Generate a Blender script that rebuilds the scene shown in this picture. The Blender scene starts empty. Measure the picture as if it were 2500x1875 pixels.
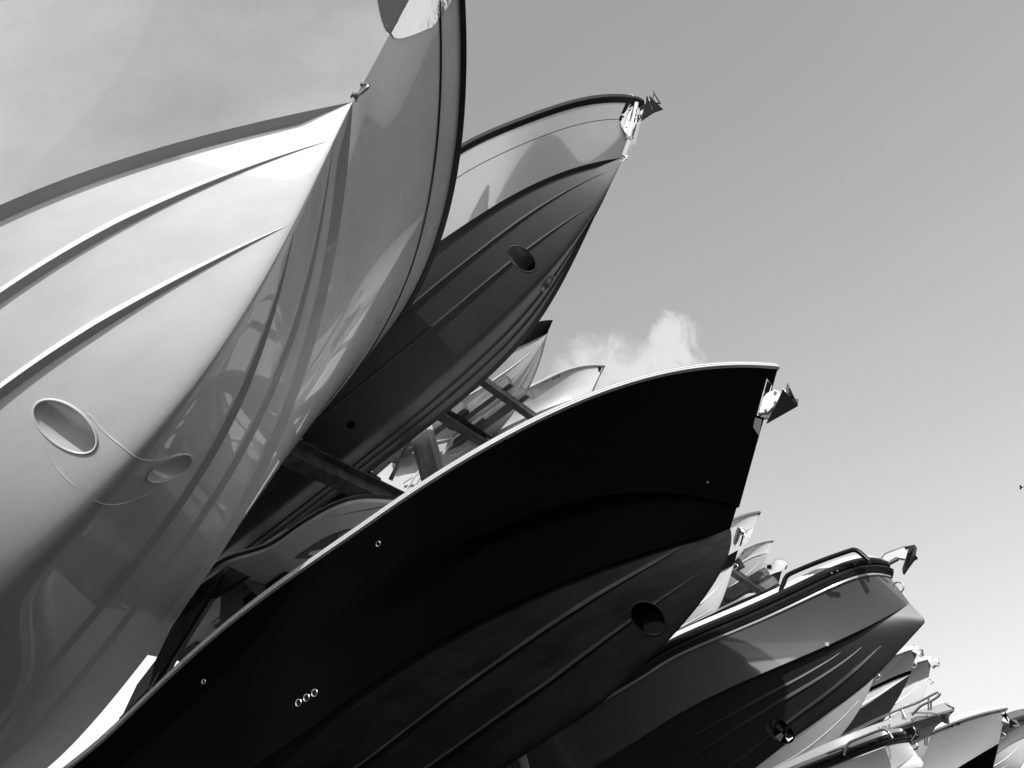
import bpy, bmesh, math, random
import numpy as np
from mathutils import Vector, Matrix
from mathutils.bvhtree import BVHTree
random.seed(7)
scene = bpy.context.scene
COL = scene.collection

# ------------------------------------------------------------ camera model
FPX = 1880.0                      # focal length for a 2500 px wide frame
TH, RHO, PHI = math.radians(41.0), math.radians(21.6), math.radians(22.0)
HD = np.array([-math.sin(PHI), math.cos(PHI), 0.0]); RT = np.array([math.cos(PHI), math.sin(PHI), 0.0]); UPW = np.array([0, 0, 1.0])
FW = HD*math.cos(TH)+UPW*math.sin(TH); UU = -HD*math.sin(TH)+UPW*math.cos(TH)
CR = math.cos(RHO)*RT-math.sin(RHO)*UU
CV = math.sin(RHO)*RT+math.cos(RHO)*UU
CAM = np.array([0.0, 0.0, 1.6])
def ray(p): return (p[0]-1250.0)/FPX*CR-(p[1]-937.5)/FPX*CV+FW
def at_y(p, y):
    d = ray(p); return CAM+d*(y/d[1])
def at_z(p, z):
    d = ray(p); return CAM+d*((z-CAM[2])/d[2])
RG = dict(FU=(0, 0, 1.0), R1=(0, 0, 1250/2206.), R2=(0, 900, 1250/2127.), R3=(900, 150, 800/2212.), R4=(600, 700, 1000/2212.), R5=(1500, 1150, 1000/2212.),
 R6=(1950, 1500, 550/2212.), Z1=(780, 750, 750/2212.), Z2=(1600, 1220, 400/2212.), Z3=(250, 1150, 800/2042.), Z4=(800, 0, 400/2212.),
 Z5=(1450, 200, 250/1659.), Z6=(1780, 900, 220/1659.), Z7=(1900, 1300, 400/2212.), Z8=(1980, 1650, 520/2212.), P1=(600, 200, 500/2212.),
 P2=(500, 550, 600/2212.), P3=(300, 900, 600/2212.), P4=(0, 1250, 600/2212.), P5=(0, 900, 600/2212.), Q1=(1400, 800, 600/2212.),
 Q2=(1000, 1200, 800/2212.), Q3=(1100, 1475, 800/2212.), Q4=(1600, 1450, 600/2212.))
def T(*a):
    out = []
    for tag, pts in a:
        x0, y0, sc = RG[tag]
        out += [(x0+sc*p, y0+sc*q) for p, q in pts]
    return out

# ------------------------------------------------------------ materials
def mat(name, base, rough=0.4, metal=0.0, coat=0.0, noise=0.0, nscale=3.0, bump=0.0, bscale=20.0, stretch=None, rnoise=0.0, spec=0.5):
    m = bpy.data.materials.new(name); m.use_nodes = True
    nt = m.node_tree; b = nt.nodes['Principled BSDF']
    b.inputs['Base Color'].default_value = (base, base, base, 1)
    b.inputs['Roughness'].default_value = rough; b.inputs['Metallic'].default_value = metal
    b.inputs['Coat Weight'].default_value = coat; b.inputs['Coat Roughness'].default_value = 0.02; b.inputs['Coat IOR'].default_value = 1.75
    b.inputs['Specular IOR Level'].default_value = spec
    tc = nt.nodes.new('ShaderNodeTexCoord'); mp = nt.nodes.new('ShaderNodeMapping')
    if stretch: mp.inputs['Scale'].default_value = stretch
    nt.links.new(tc.outputs['Object'], mp.inputs['Vector'])
    def ntex(sc, det=6, ro=0.6):
        n = nt.nodes.new('ShaderNodeTexNoise'); n.inputs['Scale'].default_value = sc; n.inputs['Detail'].default_value = det; n.inputs['Roughness'].default_value = ro
        nt.links.new(mp.outputs['Vector'], n.inputs['Vector']); return n
    if noise:
        n = ntex(nscale)
        r = nt.nodes.new('ShaderNodeMapRange'); r.inputs['From Min'].default_value = 0.3; r.inputs['From Max'].default_value = 0.7
        r.inputs['To Min'].default_value = base*(1-noise); r.inputs['To Max'].default_value = min(0.95, base*(1+noise))
        nt.links.new(n.outputs['Fac'], r.inputs['Value'])
        cmb = nt.nodes.new('ShaderNodeCombineColor')
        for k in range(3): nt.links.new(r.outputs['Result'], cmb.inputs[k])
        nt.links.new(cmb.outputs['Color'], b.inputs['Base Color'])
    if rnoise:
        n = ntex(nscale*1.7)
        r = nt.nodes.new('ShaderNodeMapRange'); r.inputs['From Min'].default_value = 0.3; r.inputs['From Max'].default_value = 0.7
        r.inputs['To Min'].default_value = max(0.01, rough-rnoise); r.inputs['To Max'].default_value = rough+rnoise
        nt.links.new(n.outputs['Fac'], r.inputs['Value']); nt.links.new(r.outputs['Result'], b.inputs['Roughness'])
    if bump:
        n = ntex(bscale, 3); bp = nt.nodes.new('ShaderNodeBump'); bp.inputs['Strength'].default_value = bump; bp.inputs['Distance'].default_value = 0.02
        nt.links.new(n.outputs['Fac'], bp.inputs['Height']); nt.links.new(bp.outputs['Normal'], b.inputs['Normal'])
    return m
M = dict(
 white=mat('white_gelcoat', 0.74, 0.3, coat=1.0, rnoise=0.08, noise=0.09, nscale=1.6, bump=0.012, bscale=1.3, stretch=(.5, 1, 1.6)),
 whitebot=mat('white_bottom_gelcoat', 0.66, 0.38, coat=0.6, noise=0.08, nscale=2.2, stretch=(.4, 1, 1.5), bump=0.02, bscale=1.5),
 deck=mat('white_deck', 0.80, 0.45, noise=0.03),
 grey=mat('grey_gelcoat', 0.15, 0.10, coat=0.8, noise=0.04, nscale=1.0, bump=0.015, bscale=1.2),
 greybot=mat('grey_bottom', 0.045, 0.5, coat=0.0, noise=0.12, nscale=2.0, bump=0.02, bscale=2),
 black=mat('black_gelcoat', 0.0012, 0.3, coat=0.0, spec=0.03),
 antifoul=mat('dark_antifouling', 0.006, 0.6, noise=0.6, nscale=2.5, stretch=(0.6, 1, 3), rnoise=0.15, bump=0.1, bscale=9, spec=0.15),
 slate=mat('slate_gelcoat', 0.10, 0.12, coat=0.7, noise=0.06, nscale=0.8, bump=0.02, bscale=1.0),
 slatebot=mat('slate_bottom', 0.022, 0.4, coat=0.1, noise=0.1, nscale=1.0),
 midgrey=mat('mid_grey_gelcoat', 0.14, 0.2, coat=0.5, noise=0.05),
 lightgrey=mat('light_grey_gelcoat', 0.42, 0.2, coat=0.4, noise=0.04),
 blackbot=mat('black_bottom_paint', 0.01, 0.6, noise=0.7, nscale=8, stretch=(0.5, 1, 3)),
 rubber=mat('black_rubber', 0.008, 0.45, noise=0.3, nscale=6),
 trim=mat('black_trim', 0.004, 0.3),
 steel=mat('stainless_steel', 0.85, 0.10, metal=1.0, bump=0.02, bscale=30),
 darksteel=mat('dark_steel', 0.25, 0.25, metal=1.0),
 chrome=mat('polished_steel', 0.9, 0.04, metal=1.0, bump=0.15, bscale=7),
 glass=mat('dark_glass', 0.004, 0.05, coat=1.0),
 carpet=mat('bunk_carpet', 0.03, 0.95, noise=0.4, nscale=20, bump=0.4, bscale=80),
 wood=mat('weathered_wood', 0.13, 0.85, noise=0.6, nscale=14, stretch=(0.15, 1, 1), bump=0.5, bscale=30),
 rack=mat('painted_rack_steel', 0.05, 0.5, noise=0.75, nscale=7, bump=0.1, bscale=40),
 galv=mat('galvanised_steel', 0.33, 0.55, metal=0.3, noise=0.45, nscale=5, stretch=(1, 1, 0.35), bump=0.1, bscale=40),
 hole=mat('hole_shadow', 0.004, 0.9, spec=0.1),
 letter=mat('black_lettering', 0.01, 0.5),
 canvas=mat('white_canvas', 0.75, 0.9, noise=0.08, bump=0.6, bscale=8),
 pale=mat('pale_concrete', 0.38, 0.85, noise=0.25, nscale=0.25, bump=0.2, bscale=6),
 concrete=mat('asphalt_yard', 0.035, 0.9, noise=0.3, nscale=0.6, bump=0.2, bscale=12),
)

# ------------------------------------------------------------ object helpers
def tagit(o, label=None, cat=None, group=None, kind=None):
    if label: o['label'] = label
    if cat: o['category'] = cat
    if group: o['group'] = group
    if kind: o['kind'] = kind
    return o
def root(name, loc, label, cat, group=None):
    o = bpy.data.objects.new(name, None); COL.objects.link(o); o.location = loc
    o.empty_display_size = 0.3
    return tagit(o, label, cat, group)
def mesh_obj(name, V, Fc, mats, parent=None, mi=None, smooth=35, label=None):
    me = bpy.data.meshes.new(name); me.from_pydata([tuple(map(float, v)) for v in V], [], [tuple(f) for f in Fc])
    if not isinstance(mats, (list, tuple)): mats = [mats]
    for m in mats: me.materials.append(m)
    if mi is not None: me.polygons.foreach_set('material_index', mi)
    me.update()
    bm = bmesh.new(); bm.from_mesh(me); bmesh.ops.recalc_face_normals(bm, faces=bm.faces); bm.to_mesh(me); bm.free()
    if smooth:
        me.polygons.foreach_set('use_smooth', [True]*len(me.polygons)); me.set_sharp_from_angle(angle=math.radians(smooth))
    o = bpy.data.objects.new(name, me); COL.objects.link(o)
    if parent is not None:
        o.parent = parent
    if label: o['label'] = label
    return o
def part(name, V, Fc, mats, parent, mi=None, smooth=35, label=None):
    o = mesh_obj(name, V, Fc, mats, None, mi, smooth, label)
    o.parent = parent
    r = parent
    if parent.type == 'EMPTY':
        o.matrix_parent_inverse = Matrix.Translation(-Vector(parent.location))
    return o
class Geo:
    def __init__(s): s.V = []; s.F = []; s.mi = []
    def add(s, V, Fc, mi=0):
        n = len(s.V); s.V += [tuple(v) for v in V]; s.F += [tuple(i+n for i in f) for f in Fc]; s.mi += [mi]*len(Fc)
    def box(s, c, sx, sy, sz, R=None, mi=0, bev=0.0):
        P = []
        for z in (-.5, .5):
            for x, y in ((-.5, -.5), (.5, -.5), (.5, .5), (-.5, .5)):
                v = np.array([x*sx, y*sy, z*sz]); P.append((R@v if R is not None else v)+np.array(c))
        s.add(P, [(0, 3, 2, 1), (4, 5, 6, 7), (0, 1, 5, 4), (1, 2, 6, 5), (2, 3, 7, 6), (3, 0, 4, 7)], mi)
    def tube(s, pts, r, n=10, mi=0, closed=False):
        pts = [np.array(p, float) for p in pts]; N = len(pts); rr = r if hasattr(r, '__len__') else [r]*N
        V = []; up = None
        for i, p in enumerate(pts):
            a = pts[i-1] if (i > 0 or closed) else p; b = pts[(i+1) % N] if (i < N-1 or closed) else p
            t = b-a; t /= (np.linalg.norm(t)+1e-12)
            if up is None:
                up = np.array([0, 0, 1.]) if abs(t[2]) < .9 else np.array([1., 0, 0])
            u = up-t*np.dot(up, t); u /= (np.linalg.norm(u)+1e-12); up = u; w = np.cross(t, u)
            for k in range(n):
                a_ = 2*math.pi*k/n; V.append(p+rr[i]*(math.cos(a_)*u+math.sin(a_)*w))
        Fc = []
        for i in range(N if closed else N-1):
            j = (i+1) % N
            for k in range(n): Fc.append((i*n+k, i*n+(k+1) % n, j*n+(k+1) % n, j*n+k))
        if not closed: Fc += [tuple(range(n))[::-1], tuple((N-1)*n+k for k in range(n))]
        s.add(V, Fc, mi)
    def prism(s, poly, d, mi=0):
        """poly: list of 3D pts (planar), extruded by vector d"""
        n = len(poly); P = [np.array(p) for p in poly]; Q = [p+np.array(d) for p in P]
        s.add(P+Q, [tuple(range(n)), tuple(range(2*n-1, n-1, -1))]+[(i, (i+1) % n, n+(i+1) % n, n+i) for i in range(n)], mi)
    def obj(s, name, mats, parent, smooth=35, label=None):
        return part(name, s.V, s.F, mats, parent, s.mi, smooth, label)
def bez(pts, n=8):
    """Catmull-Rom through points"""
    P = [np.array(p, float) for p in pts]; P = [2*P[0]-P[1]]+P+[2*P[-1]-P[-2]]; out = []
    for i in range(1, len(P)-2):
        for k in range(n):
            t = k/n; a, b, c, d = P[i-1:i+3]
            out.append(.5*((2*b)+(-a+c)*t+(2*a-5*b+4*c-d)*t*t+(-a+3*b-3*c+d)*t**3))
    out.append(P[-2]); return out

# ------------------------------------------------------------ hull builder
def prof(Bm, L, p):
    return lambda s: Bm*(1-(max(0.0, 1-max(s, 0.0)/L))**p)
def trace_curve(px, c, x0, B, side=-1):
    """pixel trace lying on a curve whose half breadth is B(distance aft of x0)"""
    out = []
    for q in px:
        b = 0.05
        for _ in range(200):
            P = at_y(q, c+side*b); nb = B(x0-P[0]); b = .7*b+.3*nb
        P = at_y(q, c+side*b); out.append((P[0], b, P[2]))
    return out
def polyz(pts, deg, x0, z0, xtr, decay=1.6, lo=-0.02, hi=0.05):
    """smooth z(x): fits traced points, passes x0,z0, then levels out aft of the last one"""
    P = sorted(pts, key=lambda a: -a[0]); X = np.array([p[0]-x0 for p in P]); Z = np.array([p[2]-z0 for p in P])
    A = np.stack([X**k for k in range(1, deg+1)], 1)
    co = np.linalg.lstsq(A, Z, rcond=None)[0]
    xl = X.min()
    f = lambda x: sum(co[k]*x**(k+1) for k in range(deg)); df = sum(co[k]*(k+1)*xl**k for k in range(deg))
    e0 = df; e1 = min(max(df, lo), hi)      # slope settles from the traced one to an even run aft
    def z(x):
        u = x-x0
        if u >= xl: return z0+f(u)
        d = xl-u
        return z0+f(xl)-e1*decay*(1-math.exp(-d/decay))-(e0-e1)*.35*(1-math.exp(-d/.35))
    return z
class Hull:
    def __init__(s, name, c, Tp, Jp, keel, chine, sheer, Bc, Bs, L, label, mats, group='boats stored bow out on the racks', cat='boat',
                 chine_far=None, sheer_far=None, stem=None, kdeg=3, cdeg=3, sdeg=3, wflat=0.06, rk=0.05, flare=0.10, p=1.6, strakes=(), zone=None,
                 n=70, knuckle=None, kend=None, nb=14, nt=14, keel_lvl=1.5, extend=1.6, crown=0.05, clim=0.08, kexact=False, sharp=20):
        s.c = c
        Pt = lambda q: at_y(q, c) if len(q) == 2 else np.array(q, float)
        Tt = Pt(Tp); J = Pt(Jp); s.T = Tt; s.J = J; s.xtr = xtr = min(Tt[0], J[0])-L; s.L = L
        s.root = root(name, (0.5*(Tt[0]+xtr), c, 0), label, cat, group)
        ch = trace_curve(chine, c, J[0], Bc)
        if chine_far: ch += trace_curve(chine_far, c, J[0], Bc, 1)
        sh = trace_curve(sheer, c, Tt[0], Bs) if sheer else []
        if sheer_far: sh += trace_curve(sheer_far, c, Tt[0], Bs, 1)
        s.zc = polyz(ch, cdeg, J[0], J[2], xtr, extend, 0.0, clim); s.zs = polyz(sh, sdeg, Tt[0], Tt[2], xtr, extend)
        s.Bc = lambda x: Bc(J[0]-x); s.Bs = lambda x: Bs(Tt[0]-x)
        # keel: arc-length parametrised polynomial through J and the traced points
        K = [J]+[Pt(q) for q in keel] if keel else [J]+[J+np.array([-a, 0, -b])*s_ for s_ in (0.9,) for a, b in ((.25, .22), (.6, .42), (1.1, .56), (1.8, .64))]
        S = [0.0]
        for a, b in zip(K[:-1], K[1:]): S.append(S[-1]+math.hypot(a[0]-b[0], a[2]-b[2]))
        S = np.array(S); X = np.array([k[0]-J[0] for k in K]); Z = np.array([k[2]-J[2] for k in K])
        A = np.stack([S**k for k in range(1, kdeg+1)], 1)
        cx = np.linalg.lstsq(A, X, rcond=None)[0]; cz = np.linalg.lstsq(A, Z, rcond=None)[0]
        ev = lambda co, t: sum(co[k]*t**(k+1) for k in range(kdeg))
        kp = [(J[0]+ev(cx, t), J[2]+ev(cz, t)) for t in np.linspace(0, S[-1], 120)]
        if kexact: kp = [(q[0], q[2]) for q in bez(K, 10)]
        dx = kp[-1][0]-kp[-2][0]; dz = kp[-1][1]-kp[-2][1]; sl = min(max(dz/dx, 0.01), 0.10); xe, ze = kp[-1]
        for x in np.linspace(xe, xtr, 40)[1:]:
            d = xe-x; kp.append((x, ze-sl*keel_lvl*(1-math.exp(-d/keel_lvl))))
        s.kp = np.array(kp); seg = np.hypot(np.diff(s.kp[:, 0]), np.diff(s.kp[:, 1])); s.ks = np.concatenate([[0], np.cumsum(seg)])
        st = [J]+([Pt(q) for q in stem] if stem else [])+[Tt]
        s.st = np.array(bez(st, 8)) if len(st) > 2 else np.array([J+(Tt-J)*k/8 for k in range(9)])
        sa = np.concatenate([[0], np.cumsum(np.linalg.norm(np.diff(s.st, axis=0), axis=1))]); s.sta = sa/sa[-1]
        s.tt = [ (i/(n-1))**p for i in range(n)]
        s.wflat, s.rk, s.flare, s.knuckle = wflat, rk, flare, knuckle
        s.sharp = sharp; s.n, s.nb, s.nt = n, nb, nt; s.mats = mats; s.zone = zone; s.strakes = strakes; s.crown = crown
        s.build()
    def keel(s, t):
        a = s.ks[-1]*t; return np.array([np.interp(a, s.ks, s.kp[:, 0]), s.c, np.interp(a, s.ks, s.kp[:, 1])])
    def chine(s, t):
        x = s.J[0]+(s.xtr-s.J[0])*t; return x, s.Bc(x), s.zc(x)
    def bottom(s, t, u, side=-1):
        k = s.keel(t); x, b, z = s.chine(t); w = min(s.wflat, b*.35); r = s.rk
        g = (math.sqrt(u*u+r*r)-r)/(math.sqrt(1+r*r)-r); bi = (b-w)*u
        return np.array([k[0]+(x-k[0])*u, s.c+side*bi, k[2]+(z-k[2])*g])
    def top(s, t, v, side=-1):
        x, b, z = s.chine(t); C = np.array([x, b, z]); xs = s.T[0]+(s.xtr-s.T[0])*t; S = np.array([xs, s.Bs(xs), s.zs(xs)])
        P = C+(S-C)*v
        st = np.array([np.interp(v, s.sta, s.st[:, 0]), 0, np.interp(v, s.sta, s.st[:, 2])]); li = s.J*np.array([1, 0, 1])+(s.T-s.J)*v*np.array([1, 0, 1])
        P = P+(st-li)*(1-t)**6
        fl = s.flare*4*v*(1-v)*min(1, t*9)*math.exp(-t*3.0)*2.0
        P[1] = max(0.0, P[1]-fl*min(1, b/.3+.15) if t > 0 else 0.0)
        if s.knuckle and v > s.knuckle[0] and t > 0: P[1] += s.knuckle[1]
        return np.array([P[0], s.c+side*P[1], P[2]])
    def build(s):
        V = []; Fc = []; mi = []
        us = [((i/s.nb)**1.6) for i in range(s.nb+1)]
        vs = [i/s.nt for i in range(s.nt+1)]
        if s.knuckle: vs = sorted(vs+[s.knuckle[0]-.0005, s.knuckle[0]+.004])
        rows = len(us)+len(vs)
        for side in (-1, 1):
            base = len(V)
            for t in s.tt:
                for u in us: V.append(s.bottom(t, u, side))
                for v in vs: V.append(s.top(t, v, side))
            for i in range(s.n-1):
                for j in range(rows-1):
                    a = base+i*rows+j; q = (a, a+1, a+rows+1, a+rows)
                    if j < len(us)-1: z = s.zone('b', us[j], s.tt[i]) if s.zone else 1
                    elif j == len(us)-1: z = s.zone('c', 1, s.tt[i]) if s.zone else 1
                    else: z = s.zone('t', vs[j-len(us)], s.tt[i]) if s.zone else 0
                    Fc.append(q); mi.append(z)
            # transom half
            tb = base+(s.n-1)*rows
            cz = len(V); V.append(s.top(1, 1, 0)*np.array([1, 0, 1])+np.array([0, s.c, 0]))
            Fc += [(tb+j, tb+j+1, cz) for j in range(rows-1)]; mi += [0]*(rows-1)
            # deck half
            dk = len(V)
            for t in s.tt:
                e = s.top(t, 1, side); V.append((e[0], s.c, e[2]+s.crown*min(1, abs(e[1]-s.c))))
            for i in range(s.n-1):
                a = base+i*rows+rows-1; Fc.append((a, a+rows, dk+i+1, dk+i)); mi.append(2)
        # strakes (spray rails): x0 start, profile, width
        me = bpy.data.meshes.new('hull'); me.from_pydata([tuple(map(float, v)) for v in V], [], Fc)
        bm = bmesh.new(); bm.from_mesh(me)
        lay = bm.faces.layers.int.new('z')
        bm.faces.ensure_lookup_table()
        for f, z in zip(bm.faces, mi): f[lay] = z
        bmesh.ops.remove_doubles(bm, verts=bm.verts, dist=0.0008)
        bmesh.ops.recalc_face_normals(bm, faces=bm.faces)
        bm.verts.index_update()
        V2 = [tuple(v.co) for v in bm.verts]; F2 = [tuple(v.index for v in f.verts) for f in bm.faces]; m2 = [f[lay] for f in bm.faces]
        s.bvh = BVHTree.FromBMesh(bm); bm.free(); bpy.data.meshes.remove(me)
        g = Geo(); g.V = V2; g.F = F2; g.mi = m2
        s.hull = part('hull', g.V, g.F, s.mats, s.root, g.mi, s.sharp)
        for sk in s.strakes: s.add_strake(*sk)
    def add_strake(s, t0, t1, f0, f1, w, zmi):
        """spray rail from keel fraction f0 at t0 to f1 aft at t1; t0 may be a list of pixel points tracing its inner edge"""
        px = t0 if isinstance(t0, list) else None
        if px:
            H = [s.hit(q, 0) for q in px]; H = [h[0] for h in H if h is not None and h[0][1] < s.c]
            X = np.array([h[0] for h in H]); Bq = np.array([s.c-h[1] for h in H]); x0 = X.max(); A = np.stack([(x0-X)**k for k in range(3)], 1)
            cf = np.linalg.lstsq(A, Bq, rcond=None)[0]; xe = X.min(); x1 = s.J[0]+(s.xtr-s.J[0])*t1
            sl = max(cf[1]+2*cf[2]*(x0-xe), 0.0); be = cf[0]+cf[1]*(x0-xe)+cf[2]*(x0-xe)**2
            bf = lambda x: cf[0]+cf[1]*(x0-x)+cf[2]*(x0-x)**2 if x >= xe else be+sl*1.5*(1-math.exp(-(xe-x)/1.5))
        for side in (-1, 1):
            V = []; N = 90
            for i in range(N):
                a = i/(N-1)
                if px:
                    xx = x0+(x1-x0)*a**1.2; t = (xx-s.J[0])/(s.xtr-s.J[0]); u = 0.5; b = s.chine(t)[1]
                    u = min(max(bf(xx)/max(b-min(s.wflat, b*.35), .03), .012), .93)
                else:
                    t = t0+(t1-t0)*a**1.2; u = f0+(f1-f0)*(1-(1-a)**1.6)
                x, b, z = s.chine(t); ww = w*min(1, (a*5)**.8) + .0008
                du = ww/max(b, .05)
                p0 = s.bottom(t, max(u, 0), side); p1 = s.bottom(t, min(u+du, 1), side)
                lo = np.array([p1[0], p1[1], p0[2]-.1*ww])
                e = np.array([0, 0, .006])
                V += [p0+e*.3, lo, p1+e, (p0+p1)/2+e*3]
            Fc = []
            for i in range(N-1):
                for j in range(4): Fc.append((i*4+j, i*4+(j+1) % 4, (i+1)*4+(j+1) % 4, (i+1)*4+j))
            Fc += [(0, 1, 2, 3), tuple((N-1)*4+j for j in (3, 2, 1, 0))]
            part('spray_rail', V, Fc, s.mats[zmi], s.root, None, 30)
    def hit(s, px, off=0.004, bvh=None):
        d = Vector(ray(px)).normalized(); h = (bvh or s.bvh).ray_cast(Vector(CAM), d)
        if h[0] is None: return None
        nn = h[1]
        if nn.dot(d) > 0: nn = -nn
        return np.array(h[0]+nn*off), np.array(nn)
    def sheer_path(s, v=1.0, m=None, tmax=1.0):
        N = [s.top(t, v, -1) for t in s.tt if t <= tmax]; Fr = [s.top(t, v, 1) for t in s.tt if t <= tmax]
        return N[::-1]+Fr[1:]
    def sweep(s, name, profile, m, v=1.0, tmax=1.0, label=None, parent=None, hfun=None):
        """profile: closed polygon of (outward, up) offsets run along the sheer, round the bow"""
        P = s.sheer_path(v, tmax=tmax); n = len(P); V = []; k = len(profile)
        for i, p in enumerate(P):
            a = P[max(i-1, 0)]; b = P[min(i+1, n-1)]
            t = b-a; t[2] = 0; t /= np.linalg.norm(t)+1e-12; o = np.array([-t[1], t[0], 0])*-1
            o = -np.array([-t[1], t[0], 0])
            # path runs aft->bow on near side (dir +x): outward = -y
            hk = hfun(p[0]) if hfun else 1.0
            for (du, dz) in profile: V.append(p+o*du+np.array([0, 0, profile[0][1]+(dz-profile[0][1])*hk]))
        Fc = []
        for i in range(n-1):
            for j in range(k): Fc.append((i*k+j, i*k+(j+1) % k, (i+1)*k+(j+1) % k, (i+1)*k+j))
        Fc += [tuple(range(k)), tuple((n-1)*k+j for j in range(k))[::-1]]
        s.last = BVHTree.FromPolygons([Vector(v) for v in V], Fc)
        return part(name, V, Fc, m, parent or s.root, None, 40, label)
    def decal(s, name, polys, m, off=0.005, parent=None, label=None, thick=0.0):
        """flat pieces laid on the hull skin: polys = lists of pixel points"""
        g = Geo()
        for poly in polys:
            H = [s.hit(p, off) for p in poly]
            if any(h is None for h in H): continue
            P = [h[0] for h in H]; nn = sum(h[1] for h in H); nn = nn/np.linalg.norm(nn)
            g.prism(P, -nn*(thick or off*.8))
        if g.V: return g.obj(name, m, parent or s.root, 30, label)
    def disc(s, name, px, r, m, rim=None, off=0.003, sub=None):
        h = s.hit(px, 0)
        if h is None: return None
        P, nn = h; a = np.cross(nn, [0, 0, 1.]); a /= np.linalg.norm(a); b = np.cross(nn, a); g = Geo(); N = 20
        ring = [P+nn*off+r*(math.cos(2*math.pi*k/N)*a+math.sin(2*math.pi*k/N)*b) for k in range(N)]
        g.prism(ring, -nn*(off+.01)); o = g.obj(name, m, s.root, 30)
        if rim:
            g = Geo(); g.tube([P+nn*(off+.001)+r*(math.cos(2*math.pi*k/N)*a+math.sin(2*math.pi*k/N)*b) for k in range(N)], r*rim[1], 8, closed=True)
            g.obj(name+'_rim', rim[0], o, 40)
        return o
    def text(s, body, p0, p1, hpx, m=None, off=0.004, bvh=None):
        """registration letters laid along the hull from pixel p0 to p1, hpx tall"""
        cu = bpy.data.curves.new('t', 'FONT'); cu.body = body; cu.size = 1; cu.offset = 0.03; cu.space_character = 1.08; ob = bpy.data.objects.new('t', cu); COL.objects.link(ob)
        bpy.context.view_layer.update()
        me = bpy.data.meshes.new_from_object(ob.evaluated_get(bpy.context.evaluated_depsgraph_get()))
        X = [v.co.x for v in me.vertices]; x0, x1 = min(X), max(X); h = max(v.co.y for v in me.vertices)
        d = np.array(p1)-np.array(p0); up = np.array([-.28, -1.0]); up /= np.linalg.norm(up)
        V = []
        for v in me.vertices:
            q = np.array(p0)+d*((v.co.x-x0)/(x1-x0))+up*hpx*(v.co.y/h)
            hh = s.hit(q, off, bvh); V.append(hh[0] if hh else None)
        ok = all(v is not None for v in V)
        Fc = [tuple(p.vertices) for p in me.polygons if all(V[i] is not None for i in p.vertices)]
        V = [v if v is not None else np.zeros(3)+s.J for v in V]
        bpy.data.objects.remove(ob); bpy.data.meshes.remove(me)
        if Fc: return part('registration_number', V, Fc, m or M['letter'], s.root, None, 0, 'black letters reading '+body)
def plane_pts(tag, pts, y): return [at_y(p, y) for p in T((tag, pts))]
def plate(g, pts3, th, mi=0):
    """upright plate in a fore and aft plane, th thick"""
    P = [np.array(p)-np.array([0, th/2, 0]) for p in pts3]; g.prism(P, (0, th, 0), mi)
def box_prof(o0, o1, z0, z1, b=0.006):
    return [(o0, z0), (o1-b, z0), (o1, z0+b), (o1, z1-b), (o1-b, z1), (o0, z1)]
def bow_eye(h, px, r=0.05, w=0.012, up=(0.8, 0, -0.6)):
    P = at_y(px, h.c); d = np.array(up, float); d /= np.linalg.norm(d); n = np.array([-d[2], 0, d[0]])
    g = Geo(); pts = [P-n*r-d*.02]+[P-n*r*math.cos(a)+d*r*1.3*math.sin(a)+d*.01 for a in np.linspace(0, math.pi, 14)]+[P+n*r-d*.02]
    g.tube(pts, w, 8); g.obj('bow_eye', M['steel'], h.root)

# ------------------------------------------------------------ the boats
def zonef(bottom=1, top=0, chine=None, bands=None):
    def f(k, v, t):
        if k == 'b': return bottom
        if k == 'c': return chine if chine is not None else bottom
        if bands:
            for lo, hi, m in bands:
                if lo <= v < hi: return m
        return top
    return f
GRP = 'boats stored bow out on the racks'

def blunt(a, l, Bm, L, p):
    q = prof(Bm, L, p)
    return lambda s: a*(1-math.exp(-max(s, 0)/l))+q(s)

# A: the big white hull overhead, upper left
cA = 2.7
A = Hull('motor_boat', cA, (0.06, 2.7, 9.27), T(('P1', [(1155, 215)]))[0],
    keel=T(('P1', [(960, 630), (850, 840), (700, 1150), (600, 1360), (470, 1659)]), ('P2', [(450, 620), (330, 830), (200, 1010), (100, 1180), (0, 1320)]), ('P5', [(1600, 340), (1240, 780), (870, 1190), (450, 1600)])),
    chine=T(('R1', [(1440, 425), (1250, 460), (1000, 530), (750, 610), (500, 705), (250, 810), (0, 915)])),
    chine_far=T(('P3', [(1235, 965), (1060, 1320), (880, 1659)]), ('P4', [(1850, 590), (1360, 1290)]), ('R2', [(380, 1480), (190, 1659)])),
    sheer=None, sheer_far=T(('R1', [(2005, 0), (2000, 200), (1975, 500), (1945, 700), (1900, 930), (1830, 1130), (1720, 1340), (1560, 1560)]), ('P3', [(1800, 400), (1500, 710), (1235, 965)])),
    stem=[(950, 85)], Bc=prof(2.12, 5.0, 1.95), Bs=prof(2.95, 6.1, 2.65), L=10.5, kdeg=4, cdeg=4, sdeg=3,
    wflat=0.115, rk=0.05, flare=0.02, p=1.5, n=110, nb=22, nt=20, knuckle=(0.80, 0.012), extend=2.5,
    strakes=[(T(('R1', [(1400, 672), (1200, 730), (900, 850), (600, 1010), (300, 1175), (0, 1345)])), 1.0, 0, 0, 0.085, 1), (T(('R1', [(1150, 1157), (1050, 1205), (900, 1275), (700, 1380), (400, 1535), (180, 1659)])), 1.0, 0, 0, 0.085, 1)],
    zone=zonef(1, 0), mats=[M['white'], M['whitebot'], M['deck'], M['trim']],
    label='large white hull overhead at upper left with spray rails and thruster tunnel')
A.sweep('rub_rail', box_prof(-.01, .045, -.035, .035), M['rubber'])
A.sweep('pinstripe', [(-.004, -.008), (.014, -.006), (.014, .006), (-.004, .008)], M['trim'], v=0.805)

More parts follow.
